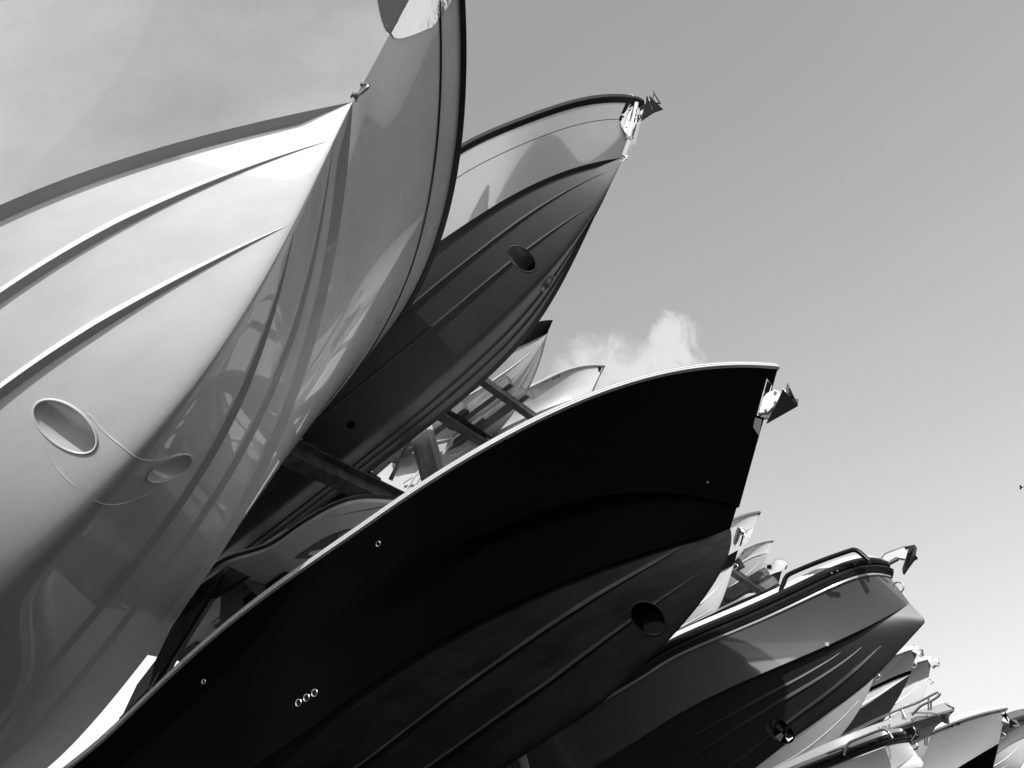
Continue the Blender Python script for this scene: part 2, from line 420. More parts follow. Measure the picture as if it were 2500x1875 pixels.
# B: grey hull on the upper level
cB = 6.0
B = Hull('motor_boat', cB, T(('R3', [(1848, 292)]))[0], T(('R3', [(1715, 650)]))[0],
    keel=T(('R3', [(1640, 810), (1560, 960), (1420, 1160), (1240, 1390), (1100, 1540), (980, 1659)]), ('R4', [(1300, 250), (1130, 400), (1000, 520)])),
    chine=T(('R3', [(1600, 665), (1400, 715), (1200, 790), (1000, 885), (800, 1005), (600, 1130), (410, 1262)])),
    sheer=T(('R3', [(1800, 262), (1700, 255), (1500, 270), (1250, 335), (1000, 420), (800, 510), (590, 622)])),
    stem=None, Bc=prof(1.2, 4.2, 2.5), Bs=blunt(.06, .03, 1.40, 4.0, 2.3), L=8.5, wflat=0.075, rk=0.06, flare=0.0,
    n=100, nb=18, nt=18, knuckle=(0.66, 0.008), kdeg=3, sdeg=4,
    strakes=[(T(('R3', [(1610, 778), (1400, 860), (1100, 1040), (800, 1280), (300, 1659)])), .95, 0, 0, .04, 1), (T(('R3', [(1475, 1030), (1100, 1290), (950, 1390), (620, 1659)])), .95, 0, 0, .04, 1)],
    zone=zonef(1, 0), mats=[M['grey'], M['greybot'], M['deck'], M['trim']],
    label='grey hull on the upper rack with black gunwale rail, bow anchor and round thruster hole')
B.sweep('rub_rail', box_prof(-.01, .05, -.045, .03), M['rubber'])
B.sweep('gunwale_cap', box_prof(-.08, .02, .032, .06), M['deck'])

# C: black centre console on the level below
cC = 6.0
C = Hull('motor_boat', cC, T(('Q1', [(1838, 375)]))[0], T(('Q2', [(2165, 250)]))[0],
    keel=T(('Q2', [(2080, 520), (1990, 690), (1860, 870), (1730, 1040), (1650, 1130), (1500, 1260), (1250, 1450), (1020, 1620)]), ('Q3', [(950, 720), (750, 860), (520, 1000)])),
    chine=T(('Q2', [(1800, 370), (1500, 455), (1200, 545), (920, 635), (450, 865), (0, 1115)]), ('R2', [(1700, 1230), (1350, 1440)])),
    sheer=T(('Q1', [(1700, 355), (1500, 345), (1200, 360), (900, 410), (600, 500), (300, 600), (0, 740)]), ('R2', [(2120, 290), (1900, 400), (1700, 530), (1500, 675), (1300, 810), (1100, 960), (900, 1120), (700, 1290), (500, 1480), (375, 1600)])),
    stem=T(('Q1', [(1790, 580), (1700, 860), (1665, 975), (1580, 1325), (1560, 1365), (1480, 1659)])), Bc=prof(1.35, 4.6, 2.0), Bs=prof(1.55, 3.4, 2.3), L=9.5,
    wflat=0.05, rk=0.04, flare=0.05, n=110, nb=18, nt=18, kdeg=4, cdeg=2, sdeg=5, strakes=[(T(('Q2', [(2130, 268), (1750, 470), (1500, 600), (1200, 780), (900, 960), (600, 1180)])), .95, 0, 0, .03, 1), (T(('Q2', [(1960, 610), (1650, 810), (1500, 915), (1200, 1120), (900, 1340)])), .95, 0, 0, .03, 1)],
    zone=zonef(1, 0, 1), mats=[M['black'], M['antifoul'], M['deck'], M['trim']],
    label='large black hull crossing the middle, pale striped gunwale and anchor plate at its bow')
C.sweep('gunwale_rail', box_prof(-.01, .030, .008, .025, .004), M['white'])
C.sweep('rail_insert', box_prof(-.01, .020, .0255, .031, .001), M['trim'])
C.sweep('gunwale_cap', box_prof(-.03, .026, .0315, .048, .004), M['white'])
C.sweep('gunwale_lip', box_prof(-.03, .012, .0485, .053, .001), M['trim'])
C.sweep('toe_rail', box_prof(-.05, .016, .0535, .066, .003), M['lightgrey'])
C.sweep('coaming', [(-.30, .066), (-.055, .0665), (-.09, .09), (-.16, .12), (-.30, .125)], M['lightgrey'], hfun=lambda x: min(1, max(.12, (-x-2.5)/4.0)))

# D: slate hull with fender belt and upright bow
cD = 10.0
D = Hull('motor_boat', cD, T(('Z7', [(1500, 595)]))[0], T(('Z7', [(1775, 955)]))[0],
    keel=T(('Z7', [(1900, 1085), (1960, 1150), (1978, 1195), (1960, 1240), (1780, 1440), (1580, 1659)]), ('Q4', [(2100, 620), (1960, 760), (1700, 970), (1400, 1180), (1100, 1410), (900, 1567)])),
    chine=T(('Q4', [(2212, 135), (1800, 350), (1510, 505), (1300, 540), (1000, 690), (600, 890), (0, 1205)])),
    sheer=T(('Z7', [(1400, 525), (1300, 528), (1000, 635), (500, 850), (0, 1060)]), ('Q4', [(1140, 135), (600, 380), (0, 670)])),
    Bc=prof(1.2, 4.0, 1.8), Bs=blunt(.42, .12, .88, 4.5, 1.6), L=8.5, kdeg=5, cdeg=3, sdeg=4, wflat=0.13, rk=0.05, flare=0.02, n=100, nb=18, nt=14,
    strakes=[(T(('Q4', [(1650, 570), (1370, 740), (1000, 950), (500, 1220), (0, 1500)])), .95, 0, 0, .04, 1), (T(('Q4', [(1830, 560), (1500, 770), (1200, 970), (600, 1330)])), .95, 0, 0, .045, 1), (T(('Q4', [(1960, 590), (1700, 810), (1500, 960), (1340, 1070)])), .42, 0, 0, .04, 1)], kexact=True,
    zone=zonef(1, 0), mats=[M['slate'], M['slatebot'], M['deck'], M['trim']],
    label='slate grey hull with blunt upright bow, black fender belt and black grab rails')
D.sweep('rub_moulding', box_prof(-.01, .02, -.02, .012), M['lightgrey'])
D.sweep('fender_belt', [(-.01, .015), (.07, .02), (.09, .05), (.07, .085), (.04, .09), (.04, .10), (.08, .105), (.10, .14), (.08, .18), (-.01, .19)], M['rubber'])
D.sweep('gunwale_cap', box_prof(-.12, .03, .19, .25), M['deck'])

def small(name, c, Tpx, J, keel, chine, sheer, Bm, L, label, mats, stem=None, zone=None, strakes=((.05, .9, .35, .66, .03, 1), (.12, .9, .15, .33, .03, 1)), rail=None, **k):
    bcf = k.pop('bcf', .85); lc = k.pop('lc', 3.2); ls = k.pop('ls', 2.6); ps = k.pop('ps', 2.4)
    Bsf = k.pop('Bsf', None)
    kw = dict(n=50, nb=10, nt=12, kdeg=min(3, len(keel) if keel else 3), cdeg=min(2, len(chine)), sdeg=min(3, len(sheer)), wflat=.04, rk=.06, flare=.06)
    kw.update(k)
    h = Hull(name, c, Tpx, J, keel=keel, chine=chine, sheer=sheer, stem=stem, Bc=prof(Bm*bcf, lc, 2.0), Bs=Bsf or prof(Bm, ls, ps), L=L, label=label, mats=mats, zone=zone or zonef(1, 0), strakes=strakes, **kw)
    if rail: h.sweep('rub_rail', box_prof(-.01, .035, -.02, .03), rail)
    return h
WM = [M['white'], M['whitebot'], M['deck'], M['trim']]
DARKTOP = [M['midgrey'], M['whitebot'], M['deck'], M['trim'], M['blackbot'], M['white'], M['black']]

G_ = small('motor_boat', 10.9, *T(('Z1', [(2045, 425), (1950, 625)])), None, T(('Z1', [(1800, 670), (1550, 765)])), T(('Z1', [(1900, 428), (1700, 490), (1490, 590)])),
    1.05, 5.5, 'small white hull numbered FL7723NB rising behind the black hull', WM, rail=M['lightgrey'])
H_ = small('motor_boat', 8.9, *T(('Z1', [(1682, 92), (1640, 190)])), T(('Z1', [(1590, 280), (1500, 430), (1400, 560), (1280, 690)])), T(('Z1', [(1600, 210), (1350, 325)])), T(('Z1', [(1620, 95), (1540, 115)])),
    1.05, 6.0, 'small white hull with black upper band peeking out under the grey boat', [M['black'], M['whitebot'], M['deck'], M['trim']], sdeg=2, bcf=1.0, lc=2.8, ls=3.2, ps=2.0, flare=0.0)
M0 = small('motor_boat', 16.4, *T(('Z2', [(1405, 175), (1325, 375)])), None, T(('Z2', [(1200, 430), (1100, 480)])), T(('Z2', [(1250, 205), (1100, 255)])),
    1.0, 5.5, 'pale hull with thin dark rail standing highest beside the black bow', WM, rail=M['midgrey'])
M1 = small('motor_boat', 14.0, *T(('Z2', [(1190, 375), (1060, 880)])), T(('Z2', [(1030, 960), (1000, 1080), (900, 1360), (800, 1550)])), T(('Z2', [(960, 935), (840, 985)])), T(('Z2', [(1120, 362), (1060, 368)])),
    1.3, 7.5, 'tall white hull with black boot stripe emerging right behind the black bow', [M['white'], M['whitebot'], M['deck'], M['trim']], stem=T(('Z2', [(1180, 450), (1100, 620), (1085, 780)])),
    zone=zonef(1, 0, None, [(0.0, .12, 3)]))
M2 = small('motor_boat', 18.4, *T(('Z2', [(1583, 552), (1522, 718)])), T(('Z2', [(1490, 790), (1450, 880)]))+[(-3.5, 18.4, 8.85), (-4.2, 18.4, 8.72)], T(('Z2', [(1350, 760), (1200, 830), (1090, 900)])), T(('Z2', [(1450, 570), (1300, 620), (1110, 705)])),
    1.1, 6.0, 'small white hull with number ending beneath its flared pale gunwale', [M['white'], M['lightgrey'], M['deck'], M['trim']], rail=M['lightgrey'])
M3 = small('motor_boat', 20.5, *T(('Z2', [(1768, 870), (1715, 960)])), T(('Z2', [(1690, 1030), (1655, 1150), (1600, 1220)])), T(('Z2', [(1640, 980), (1430, 1085)])), T(('Z2', [(1680, 815), (1600, 830), (1480, 860)])),
    1.15, 6.0, 'small white hull with dark bottom and steel bow rail beside the wooden bunks', [M['white'], M['antifoul'], M['deck'], M['trim']])
M4 = small('motor_boat', 17.2, *T(('Z2', [(1385, 1275), (1330, 1370)])), None, T(('Z2', [(1250, 1400), (1150, 1450)])), T(('Z2', [(1300, 1262), (1200, 1290)])),
    1.0, 5.0, 'short white hull tip under the wooden bunks behind the grab rail', WM)
M5 = small('motor_boat', 19.6, *T(('Z2', [(1868, 1197), (1820, 1240)])), None, T(('Z2', [(1750, 1260), (1650, 1310)])), T(('Z2', [(1800, 1180), (1700, 1205)])),
    1.0, 5.0, 'white bow tip just clearing the long white gunwale, right of the bunks', WM)

E1 = small('motor_boat', 17.3, *T(('R6', [(1178, 345), (1095, 590)])), T(('R6', [(1035, 710), (950, 880), (780, 1100), (640, 1230)])), T(('R6', [(980, 630), (840, 690)])), T(('R6', [(1120, 350), (1050, 368), (965, 398)])),
    1.25, 7.0, 'grey topped hull with white stripe and scuffed black bottom beside the slate keel', DARKTOP, stem=T(('R6', [(1150, 420)])),
    zone=lambda k, v, t: (5 if v > .62 else 4) if k == 'b' else (5 if k == 'c' else (6 if v < .12 else 0)), strakes=((.03, .9, .70, .85, .03, 5),))
E1.sweep('gunwale_cap', box_prof(-.06, .03, .0, .09), M['white'])
E2 = small('motor_boat', 19.7, *T(('R6', [(1308, 445), (1278, 615)])), T(('R6', [(1250, 720), (1210, 850), (1130, 990), (1000, 1120)])), T(('R6', [(1180, 645), (1050, 705)])), T(('R6', [(1260, 450), (1200, 465), (1135, 485)])),
    1.25, 7.0, 'grey topped hull with white ribbed bottom, farthest right below the slate bow', DARKTOP, stem=T(('R6', [(1290, 540)])),
    strakes=((.04, .9, .62, .8, .03, 1), (.1, .9, .40, .6, .03, 1), (.16, .9, .15, .35, .03, 1)))
E2.sweep('gunwale_cap', box_prof(-.06, .035, .0, .07), M['white'])
E3 = small('motor_boat', 14.9, *T(('R6', [(860, 430), (738, 622)])), T(('R6', [(700, 740), (640, 850), (560, 990), (430, 1170), (270, 1340), (100, 1500)])), T(('R6', [(600, 735), (400, 885), (100, 1110)])), T(('R6', [(700, 500), (500, 600)])),
    1.25, 7.0, 'white hull directly beneath the slate boat with a towing eye at its point', [M['black'], M['lightgrey'], M['deck'], M['trim']], sdeg=2,
    strakes=((.06, .9, .40, .62, .03, 1), (.2, .9, .2, .32, .03, 1)))
F1 = small('motor_boat', 15.2, *T(('R6', [(1500, 945), (1290, 1190)])), T(('R6', [(1270, 1290), (1215, 1430), (1180, 1500)])), T(('R6', [(1150, 1225), (1000, 1275)])), T(('R6', [(1430, 955), (1300, 1005), (1150, 1045), (1000, 1090), (800, 1160), (500, 1270), (200, 1400)])),
    1.4, 7.5, 'pale cabin boat numbered FL 3424 AP with looped bow rail and pulpit', [M['lightgrey'], M['lightgrey'], M['deck'], M['trim']], stem=T(('R6', [(1420, 985), (1340, 1060), (1310, 1110)])), flare=.05, crown=0.0)
F1.sweep('gunwale_band', box_prof(-.04, .03, .0, .13, .015), M['lightgrey']); F1_band = F1.last
F1.sweep('rub_rail', box_prof(-.01, .04, -.022, -.001), M['midgrey'])
F2 = small('motor_boat', 18.1, *T(('R6', [(2040, 930), (1965, 1265)])), T(('R6', [(1950, 1340), (1930, 1420), (1910, 1508)])), T(('R6', [(1760, 1385), (1560, 1508)])), T(('R6', [(1900, 955), (1700, 1010), (1500, 1075), (1320, 1150)])),
    1.45, 8.0, 'grey hull numbered FL 4189 PW with black bottom and upright stem', [M['lightgrey'], M['black'], M['deck'], M['trim']], stem=T(('R6', [(2000, 1090)])), strakes=())
F2.sweep('gunwale_cap', box_prof(-.06, .025, .016, .09), M['white'])
F2.sweep('rub_rail', box_prof(-.01, .03, -.014, .015), M['midgrey'])
F3 = small('motor_boat', 21.0, *T(('R6', [(2400, 1000), (2290, 1180)])), T(('R6', [(2250, 1330), (2190, 1500)])), T(('R6', [(2150, 1235), (1950, 1365)])), T(('R6', [(2300, 1010), (2200, 1030), (2060, 1085)])),
    1.45, 8.0, 'hull with dark rail and white ribbed bottom at the right frame edge', [M['lightgrey'], M['whitebot'], M['deck'], M['trim']], rail=M['trim'],
    strakes=((.04, .9, .62, .8, .03, 1), (.1, .9, .40, .6, .03, 1), (.16, .9, .15, .35, .03, 1)))
F3.sweep('gunwale_cap', box_prof(-.06, .03, .031, .2, .04), M['midgrey'])
F4 = small('motor_boat', 13.0, *T(('R6', [(1080, 1255), (1150, 1360)])), T(('R6', [(1205, 1430), (1228, 1470), (1215, 1500)])), T(('R6', [(1080, 1420), (960, 1508)])), T(('R6', [(1000, 1262), (800, 1320), (400, 1470)])),
    1.35, 8.0, 'white hull with black fender belt and grab rail along the bottom edge', [M['white'], M['whitebot'], M['deck'], M['trim']], strakes=(), flare=.01, crown=0.0, Bsf=blunt(.40, .10, .80, 4.0, 1.6))
F4.sweep('fender_belt', [(-.01, .012), (.05, .015), (.065, .04), (.05, .06), (.03, .065), (.03, .07), (.055, .075), (.07, .10), (.055, .13), (-.01, .135)], M['rubber'])
F4.sweep('gunwale_cap', box_prof(-.12, .02, .136, .19), M['deck'])

# ------------------------------------------------------------ fittings
def P3(c, pts, tag): return [at_y(q, c) for q in T((tag, pts))]
def one(tag, p): return T((tag, [p]))[0]
def anchor(h, roller, shank_w, fl, wing, crown_, name='anchor', parent=None):
    """plough anchor: roller (parent part), fluke ridge fl (px list tip->heel), wings spread sideways"""
def fluke(g, tip, heel, side_pt, sp, mi=0):
    """two plough blades: tip-heel ridge, wings spread to +-sp"""
    th = .012
    for sg in (-1, 1):
        w_ = np.array(side_pt)+np.array([0, sg*sp, 0])
        tri = [np.array(tip), np.array(heel), w_]
        nn = np.cross(tri[1]-tri[0], tri[2]-tri[0]); nn /= np.linalg.norm(nn)+1e-9
        g.prism([p-nn*th/2 for p in tri], nn*th, mi)

# A: anchor pocket shell, bow eye, thruster tunnel
def shell(h, name, m, tmax, v0, v1, off=.012, shape=None, parent=None):
    """metal shell wrapped on the stem: covers t<tmax*shape(v) on both sides"""
    g = Geo(); NV = 26; NU = 9; V = []
    for i in range(NV):
        a = i/(NV-1); v = v0+(v1-v0)*a; tm = tmax*(shape(a) if shape else 1)
        for j in range(-NU, NU+1):
            t = tm*abs(j)/NU; s_ = 1 if j > 0 else -1
            p = h.top(max(t, 1e-4), v, s_); q = h.top(max(t, 1e-4)+.002, v, s_)
            n = np.array([p[0], p[1]-h.c, 0])-np.array([p[0]-1.0, 0, 0]); n = np.array([.55 if j else 1.0, (.8*s_ if j else 0), -.35]); n /= np.linalg.norm(n)
            V.append(p+n*off)
    W = 2*NU+1
    Fc = [(i*W+j, i*W+j+1, (i+1)*W+j+1, (i+1)*W+j) for i in range(NV-1) for j in range(W-1)]
    o = part(name, V, Fc, m, parent or h.root, None, 50)
    return o
pk = shell(A, 'anchor_pocket', M['chrome'], .030, .335, .98, .012, lambda a: min(1, (a*1.6)**.7))
eye = Geo(); e0 = at_y((873, 222), cA); d_ = np.array([.75, 0, -.55]); d_ /= np.linalg.norm(d_); n_ = np.array([.62, 0, .78])
for sg in (-1, 1):
    b_ = e0+n_*.055*sg; eye.tube([b_-d_*.05, b_+d_*.012], .026, 14); eye.tube([b_+d_*.01, b_+d_*.03], .02, 6)
eye.tube([e0-n_*.055-d_*.02]+[e0-n_*.055*math.cos(a)+d_*(.03+.10*math.sin(a)) for a in np.linspace(0, math.pi, 16)]+[e0+n_*.055-d_*.02], .0125, 10)
eye.obj('bow_eye', M['darksteel'], A.root)
g = Geo(); g.box(e0-d_*.03, .05, .07, .17, np.stack([d_, [0, 1, 0], n_], 1)); g.obj('eye_plate', M['darksteel'], A.root)

def tunnel(h, px, r, name='thruster_tunnel', m=None):
    """round athwartships tube cut through the forefoot"""
    hp = h.hit(px, 0)
    if hp is None: return
    P = hp[0]; me = bpy.data.meshes.new('cut'); bm = bmesh.new()
    bmesh.ops.create_cone(bm, cap_ends=True, segments=48, radius1=r, radius2=r, depth=3.2, matrix=Matrix.Translation((P[0], h.c, P[2])) @ Matrix.Rotation(math.pi/2, 4, 'X'))
    bm.to_mesh(me); bm.free(); co_ = bpy.data.objects.new('cut', me); COL.objects.link(co_)
    co_.data.materials.append(m or M['midgrey'])
    md = h.hull.modifiers.new('b', 'BOOLEAN'); md.object = co_; md.operation = 'DIFFERENCE'; md.solver = 'EXACT'
    bpy.context.view_layer.update(); dg = bpy.context.evaluated_depsgraph_get()
    nm = bpy.data.meshes.new_from_object(h.hull.evaluated_get(dg)); h.hull.modifiers.clear()
    if len(nm.polygons) > 500:
        old = h.hull.data; h.hull.data = nm; nm.name = 'hull'
        nm.polygons.foreach_set('use_smooth', [True]*len(nm.polygons)); nm.set_sharp_from_angle(angle=math.radians(h.sharp))
    for ch in [o for o in COL.objects if o.parent == h.root and o.name.startswith('spray_rail')]:
        md = ch.modifiers.new('b', 'BOOLEAN'); md.object = co_; md.operation = 'DIFFERENCE'; md.solver = 'EXACT'
        bpy.context.view_layer.update(); n2 = bpy.data.meshes.new_from_object(ch.evaluated_get(bpy.context.evaluated_depsgraph_get())); ch.modifiers.clear()
        if len(n2.polygons) > 50: ch.data = n2
    bpy.data.objects.remove(co_)
    if len(nm.polygons) > 500 and m is not M['lightgrey']:
        g = Geo(); g.tube([(P[0], h.c-.02, P[2]), (P[0], h.c+.02, P[2])], r*.995, 32); g.obj('tunnel_blocker', M['hole'], h.root, 30)  # dark disc added mid-tunnel to block the daylight showing through
def lip(h, px, r, m, name='tunnel_lip', k=.06):
    """raised rim that follows the skin where the tube comes out"""
    P = h.hit(px, 0)[0]; pts = []
    for i in range(40):
        a = 2*math.pi*i/40; o = Vector((P[0]+r*math.cos(a), h.c-4, P[2]+r*math.sin(a)))
        hh = h.bvh.ray_cast(o, Vector((0, 1, 0)))
        if hh[0] is None: return
        pts.append(np.array(hh[0]))
    mir = [np.array([p[0], 2*h.c-p[1], p[2]]) for p in pts]
    for q in (pts, mir):
        g = Geo(); g.tube(q, r*k, 8, closed=True); g.obj(name, m, h.root, 60)
lip(A, one('P5', (590, 520)), .155, M['whitebot'], k=.07); tunnel(A, one('P5', (590, 520)), .155, m=M['lightgrey'])
lip(B, one('R3', (1035, 1330)), .115, M['greybot']); tunnel(B, one('R3', (1035, 1330)), .115)
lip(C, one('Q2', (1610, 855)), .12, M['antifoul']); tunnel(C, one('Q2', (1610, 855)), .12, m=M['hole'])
# A: raised fairing outline behind the tunnel
def skinline(h, px, r, m, name, side_break=None):
    pts = [h.hit(q, 0) for q in px]; pts = [p[0] for p in pts if p is not None]
    g = Geo(); g.tube(bez(pts, 4), r, 6); g.obj(name, m, h.root, 60)
skinline(A, T(('P5', [(790, 410), (830, 440), (930, 560), (1100, 700), (1230, 800), (1330, 825), (1450, 815), (1620, 760)])), .006, M['whitebot'], 'fairing_edge')
skinline(A, T(('P5', [(370, 640), (480, 850), (640, 1030), (860, 1190), (960, 1222), (1110, 1212), (1300, 1140), (1470, 1050)])), .005, M['whitebot'], 'fairing_edge')
# B bottom through hull opening
B.disc('drain_hole', one('R4', (568, 745)), .055, M['hole'])
# scratches on A's bow are paint scuffs
for pl_ in (T(('R3', [(538, 152), (590, 182), (592, 184), (540, 155)])), T(('R3', [(480, 384), (520, 410), (522, 413), (481, 387)])), T(('R3', [(470, 460), (503, 478), (504, 482), (471, 463)]))): A.decal('paint_scuff', [pl_], M['white'], .003)

# B: bow anchor, plate, roller, eye
g = Geo(); plate(g, P3(cB, [(440, 530), (655, 335), (740, 345), (640, 600), (570, 900), (545, 860)], 'Z5'), .30); g.obj('anchor_plate', M['chrome'], B.root)
for q in ((570, 452), (465, 545), (525, 742)):
    g = Geo(); p = at_y(one('Z5', q), cB-.155); g.tube([p, p-np.array([0, .018, 0])], .012, 10); g.obj('bolt', M['steel'], B.root)
g = Geo(); pts = P3(cB-.03, [(705, 345), (680, 560), (640, 720), (585, 900)], 'Z5'); g.tube(pts, [.035, .05, .06, .045], 14)
pts = P3(cB-.10, [(690, 350), (650, 560), (600, 740), (565, 890)], 'Z5'); g.tube(pts, .028, 10); g.obj('anchor_roller', M['chrome'], B.root)
g = Geo(); plate(g, P3(cB, [(745, 450), (790, 370), (905, 295), (935, 320), (870, 440), (840, 530), (700, 590), (660, 545)], 'Z5'), .07); g.obj('roller_arm', M['steel'], B.root)
g = Geo(); tp, hl = P3(cB, [(762, 630)], 'Z5')[0], P3(cB, [(960, 500)], 'Z5')[0]
fluke(g, tp, hl, P3(cB, [(930, 320)], 'Z5')[0], .11); fluke(g, P3(cB, [(1118, 440)], 'Z5')[0], hl, P3(cB, [(960, 320)], 'Z5')[0], .11)
g.tube(P3(cB-.02, [(1075, 352), (975, 190), (935, 325)], 'Z5'), .008, 8); g.tube(P3(cB+.02, [(1075, 352), (1015, 342)], 'Z5'), .008, 8); g.tube(P3(cB, [(970, 200), (972, 150)], 'Z5'), .006, 6)
g.obj('anchor', M['trim'], B.root)
bow_eye(B, one('R3', (1712, 652)), .045, .011)
# stem strap below the roller
g = Geo(); plate(g, P3(cB, [(560, 930), (720, 600), (770, 560), (520, 1230), (470, 1195)], 'Z5'), .05); g.obj('stem_guard', M['steel'], B.root)

# C: framed anchor slot, plate and plough anchor
g = Geo()
def slot_frame(h, px, m, name, w=.008):
    pts = [h.hit(q, .004) for q in px]; pts = [p[0] for p in pts if p is not None]
    g = Geo(); g.tube(pts, w, 6, closed=True); return g.obj(name, m, h.root)
slot_frame(C, T(('Z6', [(700, 200), (785, 320), (700, 560), (620, 800), (520, 870), (600, 560)])), M['steel'], 'slot_frame', .007)
C.decal('slot_opening', [T(('Z6', [(708, 260), (760, 330), (690, 520), (630, 600)]))], M['hole'], .003)
C.decal('stem_plate', [T(('Z6', [(478, 905), (600, 935), (545, 1235), (440, 1080)]))], M['midgrey'], .004)
g = Geo(); plate(g, P3(cC, [(560, 850), (620, 700), (665, 575), (730, 500), (870, 428), (980, 470), (975, 590), (945, 640), (730, 850)], 'Z6'), .10); g.obj('roller_plate', M['white'], C.root, 20)
for q in ((855, 450), (855, 628), (678, 776)):
    g = Geo(); p = at_y(one('Z6', q), cC-.052); g.tube([p, p-np.array([0, .012, 0])], .013, 12); g.obj('bolt', M['darksteel'], C.root)
g = Geo(); plate(g, P3(cC, [(505, 850), (735, 862), (950, 640), (1040, 560), (1090, 560), (760, 925), (500, 905)], 'Z6'), .05); g.obj('anchor_shank', M['darksteel'], C.root)
g = Geo(); tip = P3(cC, [(688, 1005)], 'Z6')[0]; heel = P3(cC, [(1262, 680)], 'Z6')[0]; top_ = P3(cC, [(1100, 520)], 'Z6')[0]
fluke(g, tip, heel, top_, .15); fluke(g, P3(cC, [(1075, 272)], 'Z6')[0], P3(cC, [(1190, 530)], 'Z6')[0], P3(cC, [(1055, 500)], 'Z6')[0], .05)
fluke(g, top_, heel, P3(cC, [(1190, 470)], 'Z6')[0], .12)
g.tube(P3(cC-.05, [(945, 610), (1000, 540), (995, 380), (1030, 400), (1040, 520)], 'Z6'), .011, 8)
g.obj('anchor', M['darksteel'], C.root)
for q in ((1573, 728), (848, 1300)): C.disc('drain_fitting', one('R2', q), .022, M['hole'], (M['steel'], .22))
for q in ((1242, 1388), (1275, 1367), (1308, 1347)): C.disc('through_hull_fitting', one('R2', q), .028, M['hole'], (M['steel'], .25))
C.disc('drain_fitting', one('Q1', (1208, 1392)), .010, M['steel'])
# D: rails, cleat, anchor, eye, drains, thruster
g = Geo()
def railz(h, pts, tag, y, r, name, m, pn=8):
    g = Geo(); g.tube(bez(P3(y, pts, tag), pn), r, 10); return g.obj(name, m, h.root, 60)
yd = cD-.75
railz(D, [(15, 835), (70, 690), (110, 600), (200, 540), (560, 390), (960, 248), (1030, 238), (1090, 262), (1230, 385)], 'Z7', yd, .028, 'grab_rail', M['trim'])
railz(D, [(1035, 445), (1100, 395), (1160, 385), (1240, 395)], 'Z7', yd+.15, .025, 'hatch_edge', M['trim'])
railz(D, [(340, 870), (520, 785), (700, 700), (880, 630)], 'R5', yd, .022, 'grab_rail', M['trim'])
g = Geo(); g.tube(P3(yd, [(345, 870), (335, 905)], 'R5'), .02, 8); g.obj('rail_post', M['trim'], D.root)
g = Geo(); g.tube(P3(yd-.1, [(660, 552), (840, 488)], 'Z7'), .018, 10); g.tube(P3(yd-.1, [(712, 535), (728, 560)], 'Z7'), .016, 8); g.tube(P3(yd-.1, [(790, 505), (802, 530)], 'Z7'), .016, 8); g.obj('cleat', M['trim'], D.root)
g = Geo(); plate(g, P3(cD, [(1365, 400), (1460, 300), (1560, 260), (1710, 215), (1760, 290), (1730, 370), (1660, 360), (1600, 345), (1440, 445)], 'Z7'), .10); g.obj('anchor_arm', M['steel'], D.root, 20)
g = Geo(); plate(g, P3(cD, [(1440, 430), (1610, 340), (1625, 365), (1450, 458)], 'Z7'), .08); plate(g, P3(cD, [(1365, 395), (1460, 290), (1700, 205), (1845, 180), (1842, 188), (1700, 216), (1465, 305), (1380, 400)], 'Z7'), .11); g.obj('arm_edge', M['darksteel'], D.root)
g = Geo(); tip = P3(cD, [(1690, 562)], 'Z7')[0]; heel = P3(cD, [(1850, 180)], 'Z7')[0]
plate(g, P3(cD, [(1690, 562), (1685, 500), (1720, 400), (1780, 205), (1850, 178), (1865, 195), (1832, 355)], 'Z7'), .10)
fluke(g, tip, heel, P3(cD, [(1800, 330)], 'Z7')[0], .16); plate(g, P3(cD, [(1832, 270), (1870, 325), (1845, 352), (1830, 355)], 'Z7'), .16); g.obj('anchor', M['trim'], D.root, 20)
bow_eye(D, one('Z7', (1600, 760)), .06, .009, (.95, 0, .3))
D.disc('drain_fitting', one('Z7', (660, 1508)), .022, M['steel']); D.disc('drain_fitting', one('Q2', (1606, 1224)), .012, M['steel'])
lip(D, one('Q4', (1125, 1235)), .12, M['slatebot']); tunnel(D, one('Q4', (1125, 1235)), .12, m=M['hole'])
th = D.hit(one('Q4', (1125, 1235)), 0)
if th:
    p = th[0]+np.array([0, .12, 0]); g = Geo(); g.tube([p, p+np.array([0, .1, 0])], [.03, .035], 12)
    for k in range(4):
        a = k*math.pi/2+.4; u = np.array([math.cos(a), 0, math.sin(a)]); w_ = np.array([-math.sin(a), .5, math.cos(a)]); w_ /= np.linalg.norm(w_)
        g.prism([p+u*.02-w_*.02, p+u*.105-w_*.045, p+u*.112+w_*.03, p+u*.02+w_*.02], np.array([0, .008, 0]))
    g.obj('thruster_propeller', M['chrome'], D.root, 30)

# lettering
G_.text('FL7723NB', one('Z1', (1620, 540)), one('Z1', (1732, 500)), 8.5)
M2.text('FL 1817 NL', one('Z2', (1082, 768)), one('Z2', (1192, 728)), 6.0)
F1.text('FL 3424 AP', one('R6', (790, 1145)), one('R6', (905, 1108)), 9, bvh=F1_band)
F2.text('FL 4189 PW', one('R6', (1432, 1136)), one('R6', (1592, 1082)), 9)
B_ = None

